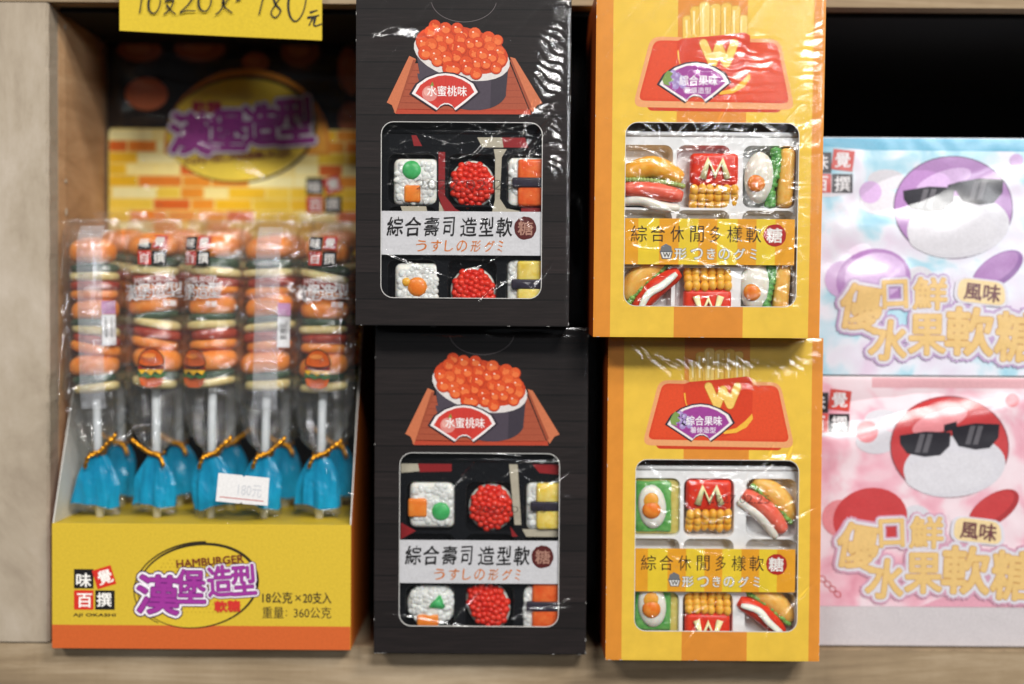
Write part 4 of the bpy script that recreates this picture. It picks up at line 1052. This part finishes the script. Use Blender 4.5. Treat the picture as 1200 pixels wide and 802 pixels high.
def lid2():
    o, a, T = lid()
    a.f.pop(); a.m.pop()
    a.poly(roundpoly([(128, 152), (437.5, 152), (437.5, 420), (128, 420)], 6), P('#f5dc80'), 2)
    cols = ['#f0bc20', '#f0b818', '#f0c432', '#e88020', '#dc6418', '#f8eaa8', '#f2ca44', '#ea9020', '#f6e090']
    y = 153.2
    j = 0
    while y < 300:
        x = 128.8 - random.uniform(0, 30) * (j % 2)
        while x < 437:
            w = random.choice([28, 34, 44, 52]); x0, x1 = max(128.8, x), min(437, x + w - 1.8)
            if x1 > x0 + 2: a.rect(x0, y + (0.7 if j == 0 else 0), x1, y + 12.0, P(random.choice(cols)), 3)
            x += w
        y += 13.5; j += 1
    a.poly([(290 + 97 * math.cos(t), 172 - 90 * math.sin(t)) for t in [math.radians(-6 + 192 * i / 40) for i in range(41)]], P('#d98a2c'), 4)
    a.poly([(291 + 91 * math.cos(t), 173 - 84 * math.sin(t)) for t in [math.radians(-4 + 188 * i / 40) for i in range(41)]], P('#dd9a34'), 4.3)
    a.ring(283, 153, 86, 61, 3, P('#33281c'), 5, -.12, 60, .5)
    a.ell(281, 153, 85, 59, P('#e6c843'), 5.2, -.12, 44)
    chars = [('漢', 201, 248, 135, 181, .03), ('堡', 245, 288, 130, 176, 0), ('造', 286, 326, 124, 170, -.05), ('型', 324, 366, 116, 168, -.08)]
    for q, off, m in ((6, 0.15, P('#4a2a50')), (7, 0.12, P('#e2dce2')), (8, 0.055, P('#5c1f66')), (9, 0.035, P('#9a3a8e'))):
        for i, (ch, x0, x1, y0, y1, r) in enumerate(chars): a.text(ch, x0, x1, y0, y1, m, q + i * .05, off, rot=r)
    a.text('軟糖', 226, 260, 120, 134, P('#a83444'), 8, .05); a.text('HAMBURGER', 280, 312 + 30, 178, 186, P('#8a4a30'), 9, .03, rot=-.1)
    a.text('HAMBURGER', 218, 310, 182, 190, P('#7a3e2a'), 9, .04, rot=-.1)
    for i in range(4): a.text(['味', '覺', '百', '撰'][i], 0, 1, 0, 1, P('#ece8e2'), 3) if 0 else None
    logo(a, 359, 208, 0.86, 5, False)
    m = a.build('lid_print', o); m.location.y = (HYd - DY) / kd - 0.1
lid2()
# clear film over the whole display
def film_front(x, z):
    d = 24 + 0.05 * (z - DHt)
    d = -6 + (z - DHt) * 0.10
    return d
def sleeve():
    rr = random.Random(5); extra = tuple(facet(disp.matrix_world, rr.uniform(15, 340), rr.uniform(190, 470), rr.uniform(6, 22), rr.uniform(1.2, 2.4), rr.choice([1.5, 1.3, .8, -.6, .4, -1.1])) for _ in range(22))
    zt_ = pix(100, 262, 0.01).z / kd
    def hf(x, z):
        w = 2.2 * ridge(x, z, 3.3, 0.03, 1.45, 6) + 1.6 * ridge(x, z, 7.3, 0.05, 0.7, 3)
        for b in extra + (facet(disp.matrix_world, 337, 400, 3, 110), facet(disp.matrix_world, 10, 380, 3, 90), facet(disp.matrix_world, 262, 470, 26, 3, -.7), (250, 430, 34, 3, 4, 0.8), (280, 420, 30, 3, 4, -.7), (150, 455, 30, 4, 4, .5), (40, 360, 7, 100, 5, 0.05), (352 - 340, 250, 5, 100, 3, 0)):
            w += bumpf(x, z, b)
        e = min(x + 2, DW + 2 - x)
        return 6 + (z - DHt) * 0.055 - w - 3.0 * min(1, e / 14)
    o = sheet('clear_sleeve', -2, DW + 2, DHt - 4, zt_, 150, 150, hf, SLEEVE, disp)
    # top sheet folding back to the lid and the film in front of the lid
    zl = pix(100, 40, 0.066).z / kd; x0l = (pix(124, 100, 0.066).x - pd.x) / kd; x1l = (pix(440, 100, 0.066).x - pd.x) / kd
    yb = (0.068 - DY) / kd
    sheet('sleeve_top', 0, DW, 0, 1, 60, 16, lambda x, z: 0, SLEEVE, disp)
    me = [c for c in disp.children if c.name.startswith('sleeve_top')][-1].data
    yf = 6 + (zt_ - DHt) * 0.055 - 3
    for v in me.vertices:
        t = v.co.z; xx = v.co.x; v.co = (xx * (1 - t) + (x0l + (x1l - x0l) * xx / DW) * t, yf + (yb - yf) * t, zt_ + 2.5 * noise.noise(Vector((xx * .05, t * 3, 1))) + 6 * math.sin(PI * t) * .5)
    def hb(x, z):
        w = 1.2 * ridge(x, z, 13.3, 0.03, -0.15, 5) + 1 * ridge(x, z, 17.3, 0.04, -0.5, 3) + bumpf(x, z, (x0l + 70, zt_ + 150, 40, 5, 5, -.05)) + bumpf(x, z, (x0l + 170, zt_ + 90, 40, 4, 4, -.5)) + bumpf(x, z, (x1l - 34, zt_ + 100, 4, 70, 5, .1)) + bumpf(x, z, (x0l + 20, zt_ + 170, 8, 20, 5, .2))
        return yb - 6 - w
    sheet('sleeve_back', x0l - 3, x1l, zt_, zl, 120, 90, hb, SLEEVE, disp)
    # price sticker stuck on the sleeve
    a = Art(284.5, 575, 0.3)
    r = 0.095; c_, s_ = math.cos(r), math.sin(r)
    def Rr(pts): return [(284.5 + x * c_ - y * s_, 575 + x * s_ + y * c_) for x, y in pts]
    zc = [(-30, -17), (-2, -17), (0, -15.2), (2, -17), (30, -17), (31, 15.5), (2, 16.5), (0, 14.8), (-2, 16.5), (-30, 16.5)]
    a.poly(Rr(zc), P('#d9d7d6', .5), 1); a.poly(Rr([(-26, 10.4), (26, 10.4), (26, 11.4), (-26, 11.4)]), P('#b5453f'), 1.6)
    a.text('180元', 279, 307, 569, 583, P('#bdbec2'), 1.6, -.012, rot=r)
    st = a.build('price_sticker', o)
    q = pix(284.5, 575, DY - 0.001); st.location = ((q.x - pd.x) / kd, -3.5, q.z / kd)
sleeve()

# ---------------- lollipops
ry_ = lambda t: t
def bag_r(z):
    ks = [(72, 5, 4), (79, 8, 6), (92, 19, 12), (114, 29, 18), (150, 34, 25), (320, 33.5, 24), (338, 32.5, 14), (350, 31.5, 3), (354, 31, 1.2)]
    for (a0, x0, y0), (a1, x1, y1) in zip(ks, ks[1:]):
        if z <= a1:
            t = max(0, (z - a0) / (a1 - a0)); t = t * t * (3 - 2 * t); return x0 + (x1 - x0) * t, y0 + (y1 - y0) * t
    return ks[-1][1], ks[-1][2]
def bag_warp(shift):
    def w(X, Y, Z):
        rx, ry = bag_r(Z); X2 = X + shift
        t = max(-.985, min(.985, X2 / (rx + 1))); return (t * (rx + 1), -math.sqrt(1 - t * t) * (ry + 2.2) + Y * 1.0, Z)
    return w
BUN, LET, CHE, PAT = gummy('#f58a2a', '#fda04a'), gummy('#35493a', '#496048', .1), gummy('#dcc684', '#ecdca4'), gummy('#9c3222', '#b84a30', .15)
TAIL = None
def tail_mat():
    m, ns, ln, b = base('blue_printed_film', 0.2)
    v = coords(ns, ln, (1, 1, .25)); f = noise_n(ns, ln, v, 0.09, 4, 0.6)
    ln.new(ramp(ns, ln, f, [(0.3, lin('#0b7298')), (0.7, lin('#1690b6'))]), b.inputs['Base Color'])
    bump(ns, ln, b, f, 0.5, 2.0); b.inputs['Transmission Weight'].default_value = 0.0; return m
TAIL = tail_mat()
GOLD, _n, _l, _b = base('gold_tie_foil', 0.28, lin('#c98a1e')); _b.inputs['Metallic'].default_value = 0.9
STICK = plastic('#dadfe2', 0.35)
def cap_disc(z, h, r, m, name, root, dx=0, tilt=0, flat=.82, seed=0, dome=False):
    """soft round gummy slice seen from its side"""
    vs = []; fs = []; nr, ns_ = 9, 30
    for i in range(nr + 1):
        t = i / nr; a = -PI / 2 + PI * t
        e = 2 / 3.2
        rr = r * (abs(math.cos(a)) ** e if not dome or a < 0 else abs(math.cos(a)) ** .8); zz = h / 2 * (math.copysign(abs(math.sin(a)) ** (e if not dome or a < 0 else 1), math.sin(a)))
        for j in range(ns_):
            b = 2 * PI * j / ns_; w = 1 + 0.05 * noise.noise(Vector((math.cos(b) * 1.5, math.sin(b) * 1.5, seed)))
            x, y = rr * w * math.cos(b), rr * w * math.sin(b) * flat
            vs.append((x + dx, y, z + zz + x * tilt + (.6 * noise.noise(Vector((b * 2, t, seed))))))
    for i in range(nr):
        for j in range(ns_):
            j2 = (j + 1) % ns_; fs.append((i * ns_ + j, i * ns_ + j2, (i + 1) * ns_ + j2, (i + 1) * ns_ + j))
    fs.append(tuple(range(ns_))[::-1]); fs.append(tuple(nr * ns_ + j for j in range(ns_)))
    return from_data(name, vs, fs, [m], root, smooth=True)
def lollipop(label, px, py_base, y, variant, shift, lean, seed, zrot=0, group='burger lollipops in the yellow display', zs=1.0):
    random.seed(seed); k = K(y); p = pix(px, py_base, y)
    root = thing('burger_lollipop', label, 'lollipop', (p.x, y, DHt * kd + .0006), (0, lean, 0), k * zs, group)
    tube('stick', [(0, 0, -0.5), (0, 0, 80), (0, 0, 165)], 5.0, [STICK], root, 12)
    z0 = 0
    lay = [('cheese', 157, 12, 26, CHE, 0), ('lettuce', 167, 12, 25, LET, 0), ('bun', 184, 28, 27, BUN, 1), ('bun', 203, 14, 26.5, BUN, 0), ('patty', 214, 13, 27, PAT, 0), ('cheese', 225.5, 12, 28, CHE, 0), ('lettuce', 235, 10, 26, LET, 0),
           ('bun', 250, 27, 27.5, BUN, 1), ('bun', 267, 12, 26, BUN, 0), ('patty', 277, 14, 26.5, PAT, 0), ('cheese', 288.5, 12, 28, CHE, 0), ('lettuce', 299, 12, 26, LET, 0), ('bun', 319, 30, 27, BUN, 1)]
    off = random.uniform(-3, 3)
    for i, (nm, z, h, r, m, d) in enumerate(lay):
        if i % 3 == 0: tl = random.uniform(-.15, .15)
        cap_disc(z + off * 1.6 + random.uniform(-.6, .6), h + random.uniform(0, 3), r * random.uniform(1.0, 1.1), m, nm, root, random.uniform(-2.4, 2.4), tl + random.uniform(-.03, .03), .8, seed + i, bool(d))
    # bag
    vs = []; fs = []; nr, ns_ = 72, 44
    for i in range(nr + 1):
        z = 72 + 282 * i / nr; rx, ry = bag_r(z)
        for j in range(ns_):
            b = 2 * PI * j / ns_; c, s_ = math.cos(b), math.sin(b)
            f = 0.5 * ry * .1 + 3.0 * ridge(b * 22, z, seed, 0.05, 0.4, 2.5, 4) + 2.0 * ridge(b * 22, z, seed + 4, 0.08, -0.6, 2.5, 4)
            f *= min(1, ry / 10)
            if z < 130: f += 2.2 * math.sin(b * 9 + seed + z * .05) * (130 - z) / 50 * min(1, (z - 70) / 14)
            vs.append(((rx + f) * c, (ry + f) * s_, z))
    for i in range(nr):
        for j in range(ns_):
            j2 = (j + 1) % ns_; fs.append((i * ns_ + j, i * ns_ + j2, (i + 1) * ns_ + j2, (i + 1) * ns_ + j))
    bag = from_data('clear_bag', vs, fs, [BAG], root, smooth=True)
    # blue printed skirt of the bag
    vs = []; fs = []; nr, ns_ = 8, 30; wd = random.uniform(12, 18); ph = random.uniform(0, 6); sk = random.uniform(-5, 5)
    for i in range(nr + 1):
        t = i / nr; z = 31 - 23 * t - 0
        for j in range(ns_):
            b = 2 * PI * j / ns_; w = 1 + (0.16 * math.sin(2 * b + ph) + .11 * math.sin(7 * b + 2 * ph)) * t - .13 * max(0, math.sin(4 * b + ph)) ** 3
            rx, ry = (6.5 + wd * (1 - (1 - min(1, t * 1.7)) ** 2) + 3 * t) * w, (5 + 9 * t) * w
            w += .035 * math.sin(23 * b + ph) * t; zz = 66 * (1 - t) + 12 + (2 + 1.5 * math.sin(3 * b + ph) + sk * .9 * math.cos(b)) * t
            q_ = noise.noise(Vector((2.2 * math.cos(b), 2.2 * math.sin(b) + seed, t * 2.5))) * 4 * min(1, t * 2); vs.append(((rx + q_) * math.cos(b) + sk * t, (ry + q_ * .8) * math.sin(b), zz + q_ * .7 * t))
    for i in range(nr):
        for j in range(ns_):
            j2 = (j + 1) % ns_; fs.append((i * ns_ + j, i * ns_ + j2, (i + 1) * ns_ + j2, (i + 1) * ns_ + j))
    from_data('blue_skirt', vs, fs, [TAIL], root, smooth=False)
    # clear end of the bag below the blue ink
    n_ = ns_; hv = [Vector(v) for v in vs[-n_:]]; h2 = [Vector((v.x * 1.04 + .5, v.y * 1.05, v.z - 7 - 1.5 * math.sin(i * .7))) for i, v in enumerate(hv)]
    from_data('clear_hem', [v + Vector((0, 0, 1)) for v in hv] + h2, [(i, (i + 1) % n_, n_ + (i + 1) % n_, n_ + i) for i in range(n_)], [BAG], root, smooth=True)
    # gold twist tie
    zt_ = 60; 
    pts = [(9 * math.cos(a), 7 * math.sin(a), 76 + 1.5 * math.sin(3 * a)) for a in [2 * PI * i / 20 for i in range(21)]]
    tube('twist_tie', pts, 1.8, [GOLD], root, 6)
    d = random.choice([-1, 1]); e = random.uniform(12, 24)
    tie = [(-2 * d, -8, 76), (6 * d, -11, 78), (14 * d, -13, 79 + e * .3), (26 * d, -12, 76 + e)]
    sp = smooth_path(tie, 8); 
    tube('tie_end', [q + Vector((0, 1.2 * math.sin(i * 1.9), 1.2 * math.cos(i * 1.9))) for i, q in enumerate(sp)], [2.6 + .8 * math.sin(i * 1.9) for i in range(len(sp))], [GOLD], root, 6, .4)
    sp = smooth_path([(2 * d, -8, 76), (-7 * d, -12, 73), (-12 * d, -13, 68 - e * .4)], 8)
    tube('tie_end', [q + Vector((0, 1.1 * math.sin(i * 1.9), 1.1 * math.cos(i * 1.9))) for i, q in enumerate(sp)], [2.2 + .7 * math.sin(i * 1.9) for i in range(len(sp))], [GOLD], root, 6, .4)
    # print on the bag
    if variant is None: return root
    wh = veil('#eceaea', .92); a = Art(0, 0, 0.2, bag_warp(shift))
    def vis(x): return True
    if variant == 'front':
        ink, red = P('#1c1a1c'), P('#c2352c')
        yb = lambda z: -z
        lx, s_ = -15, .66
        X = lambda u: lx + u * s_
        for dx, dz, m in ((0, 333, ink), (0, 315.5, red), (17, 315.5, ink), (17, 334, red)):
            x0 = lx + dx; a.add([(x0 + 16 * i / 4, -(dz - 16 * j)) for j in (0, 1) for i in range(5)], [(i, i + 5, i + 6, i + 1) for i in range(4)], m, 1)
        for ch, dx, dz in (('味', 2, 331), ('百', 2, 313.5), ('撰', 19, 313.5), ('覺', 19, 332)): a.text(ch, lx + dx, lx + dx + 12, -dz, -dz + 12, P('#e6e2dc'), 2, .02)
        a.text('AJI OKASHI', lx, lx + 33, -297.5, -294.5, ink, 1)
        a.text('HAMBURGER', -19, 27, -286, -279, wh, 1, .006, rot=-.1)
        for i, (ch, w_) in enumerate(zip('漢堡造型', (19, 17, 16, 16))):
            x0 = -34 + (0, 18, 35, 50)[i]; a.text(ch, x0, x0 + w_, -276 - i * 1.2, -257 - i * 1.6, wh, 1, .022)
        a.text('軟糖', 14, 27, -258, -251, wh, 1, .02)
        # plain burger drawing
        def bl(pts, m, L): a.poly([(x, -z) for x, z in pts], m, L)
        cx = 0
        bl([(cx + 15.5 * math.cos(t) , 184 + 15.5 * math.sin(t) * (1.15 if math.sin(t) > 0 else .3)) for t in [2 * PI * i / 24 for i in range(24)]], ink, 1)
        bl([(cx + 14.2 * math.cos(t), 184.5 + 14 * math.sin(t) * (1.15 if math.sin(t) > 0 else .25)) for t in [2 * PI * i / 24 for i in range(24)]], P('#c85a24'), 1.5)
        bl([(cx + 8 * math.cos(t) - 2, 193 + 3 * math.sin(t)) for t in [2 * PI * i / 14 for i in range(14)]], P('#dc8440'), 2)
        a.rect(cx - 15, -181, cx + 15, -176, P('#8c2a20'), 2); bl([(cx - 15, 176.5), (cx + 15, 176.5), (cx + 11, 171), (cx + 5, 175), (cx, 170), (cx - 6, 175), (cx - 11, 171)], P('#e2b02c'), 2.5)
        bl([(cx - 16, 173), (cx + 16, 173), (cx + 14, 168), (cx + 8, 166), (cx + 3, 169), (cx - 3, 166), (cx - 9, 169), (cx - 14, 167)], P('#3c6a38'), 2.2)
        bl([(cx - 14, 167), (cx + 14, 167), (cx + 12, 159), (cx + 6, 156), (cx - 6, 156), (cx - 12, 159)], P('#c85a24'), 2)
    else:
        x0 = 0
        a.add([(x0 - 14 + 28 * i / 5, -(345 - 215 * j / 12)) for j in range(13) for i in range(6)], [(j * 6 + i, (j + 1) * 6 + i, (j + 1) * 6 + i + 1, j * 6 + i + 1) for j in range(12) for i in range(5)], veil('#dfe2ea', .27), 1)
        for i in range(26): a.text('營養標示內容物 糖 水 果汁', -12, 12, -(338 - i * 5), -(335.2 - i * 5), veil('#8a8c98', .5), 1.4) if i % 2 == 0 else None
        a.add([(13 + 13 * i / 3, -(240 - 36 * j)) for j in range(2) for i in range(4)], [(i, i + 4, i + 5, i + 1) for i in range(3)], P('#dcdcde'), 2)
        for i in range(9): a.rect(16 + .0, -(236 - i * 2.6), 23, -(236 - i * 2.6) + (1.5 if i % 3 else .8), P('#2a2a2e'), 3)
        a.add([(13 + 13 * i / 3, -(256 - 15 * j)) for j in range(2) for i in range(4)], [(i, i + 4, i + 5, i + 1) for i in range(3)], P('#b98ab0'), 2)
    a.build('bag_print', bag)
    return root
YA, YB_ = 0.0105, 0.044
zk = (612 - 265) / 354 * 1.0
lollipop('burger lollipop at the far left with a pale label band', 117, 612, YA, 'back', 4, math.radians(-1.5), 21, zs=.985)
lollipop('burger lollipop second from left with full white lettering on its bag', 184, 612, YA, 'front', 2, math.radians(-.4), 22, zs=.985)
lollipop('burger lollipop in the middle behind the white price sticker', 247, 612, YA - .001, 'front', -17, math.radians(.8), 23, zs=.985)
lollipop('burger lollipop second from right with a barcode label', 309, 612, YA, 'back', 3, math.radians(1.2), 24, zs=.985)
lollipop('burger lollipop at the right end beside the dark sushi boxes', 374, 612, YA, 'front', -3, math.radians(1.5), 25, zs=.985)
for i, x in enumerate((142, 210, 270, 334, 396)):
    l_ = ['leftmost', 'second', 'middle', 'fourth', 'rightmost'][i]
    lollipop('burger lollipop in the back row, %s from the left, mostly hidden by the front row' % l_ if i in (1, 3) else 'burger lollipop in the back row, the %s one, mostly hidden by the front row' % l_, x, 600, YB_, None, 0, 0, 40 + i, zs=.97)

# ================================================================== price card
def price():
    y = -0.004; k = K(y); p = pix(140, 36, y)
    o = thing('price_card', 'yellow handwritten price card hanging above the lollipop display', 'price card', (p.x, y, p.z), (0, 0, 0), k)
    n = 24; vs = []; fs = []
    for j in range(9):
        for i in range(n + 1):
            u = i / n; z = -10 * u + 66 * j / 8
            vs.append((236 * u, 0.8 * math.sin(u * 5) + (1.5 * math.sin(PI * u) * (1 - j / 8)), z))
    m = (n + 1) * 9; vs += [(x, y_ + 0.9, z) for x, y_, z in vs]
    for j in range(8):
        for i in range(n):
            a = j * (n + 1) + i; fs.append((a, a + 1, a + n + 2, a + n + 1)); fs.append(tuple(m + q for q in (a, a + n + 1, a + n + 2, a + 1)))
    for i in range(n): fs.append((i + 1, i, m + i, m + i + 1)); a = 8 * (n + 1) + i; fs.append((a, a + 1, m + a + 1, m + a))
    for j in range(8):
        a = j * (n + 1); fs.append((a, a + n + 1, m + a + n + 1, m + a)); a += n; fs.append((a + n + 1, a, m + a, m + a + n + 1))
    from_data('card', vs, fs, [P('#c4a820', .5)], o)
    a = Art(140, 36, 0.3); k_ = P('#1b1713', .5)
    S_ = [[(168, -14), (166, 2), (164, 16)], [(181, -12), (175, 0), (175, 12), (181, 16), (187, 8), (188, -4), (183, -13)],
          [(194, -6), (204, -8)], [(199, -14), (198, 0)], [(193, 2), (203, 0), (200, 10), (192, 17)], [(195, 6), (200, 12), (206, 17)],
          [(212, -4), (220, -10), (226, -4), (220, 6), (211, 15), (218, 13), (229, 13)], [(240, -12), (233, -2), (234, 10), (241, 13), (247, 4), (246, -8), (240, -12)],
          [(257, -10), (262, 2), (258, 12), (252, 17)], [(260, 2), (264, 9), (272, 15)], [(268, -4), (264, 4)],
          [(276, -6), (281, 1)], [(283, -5), (276, 2)], [(311, -16), (307, 0), (303, 17)],
          [(328, -8), (320, -6), (322, 4), (328, 12), (322, 20), (317, 14), (324, 2), (330, -8)], [(342, -14), (337, 2), (339, 18), (346, 24), (354, 14), (358, -4), (358, -16)],
          [(362, 14), (371, 11)], [(359, 20), (373, 17)], [(366, 19), (361, 29)], [(369, 18), (367, 29), (376, 27)]]
    for s_ in S_: a.stroke(s_, 2.7, k_, 1, 6)
    pr = a.build('handwriting', o); pr.location.y = -1.2
price()
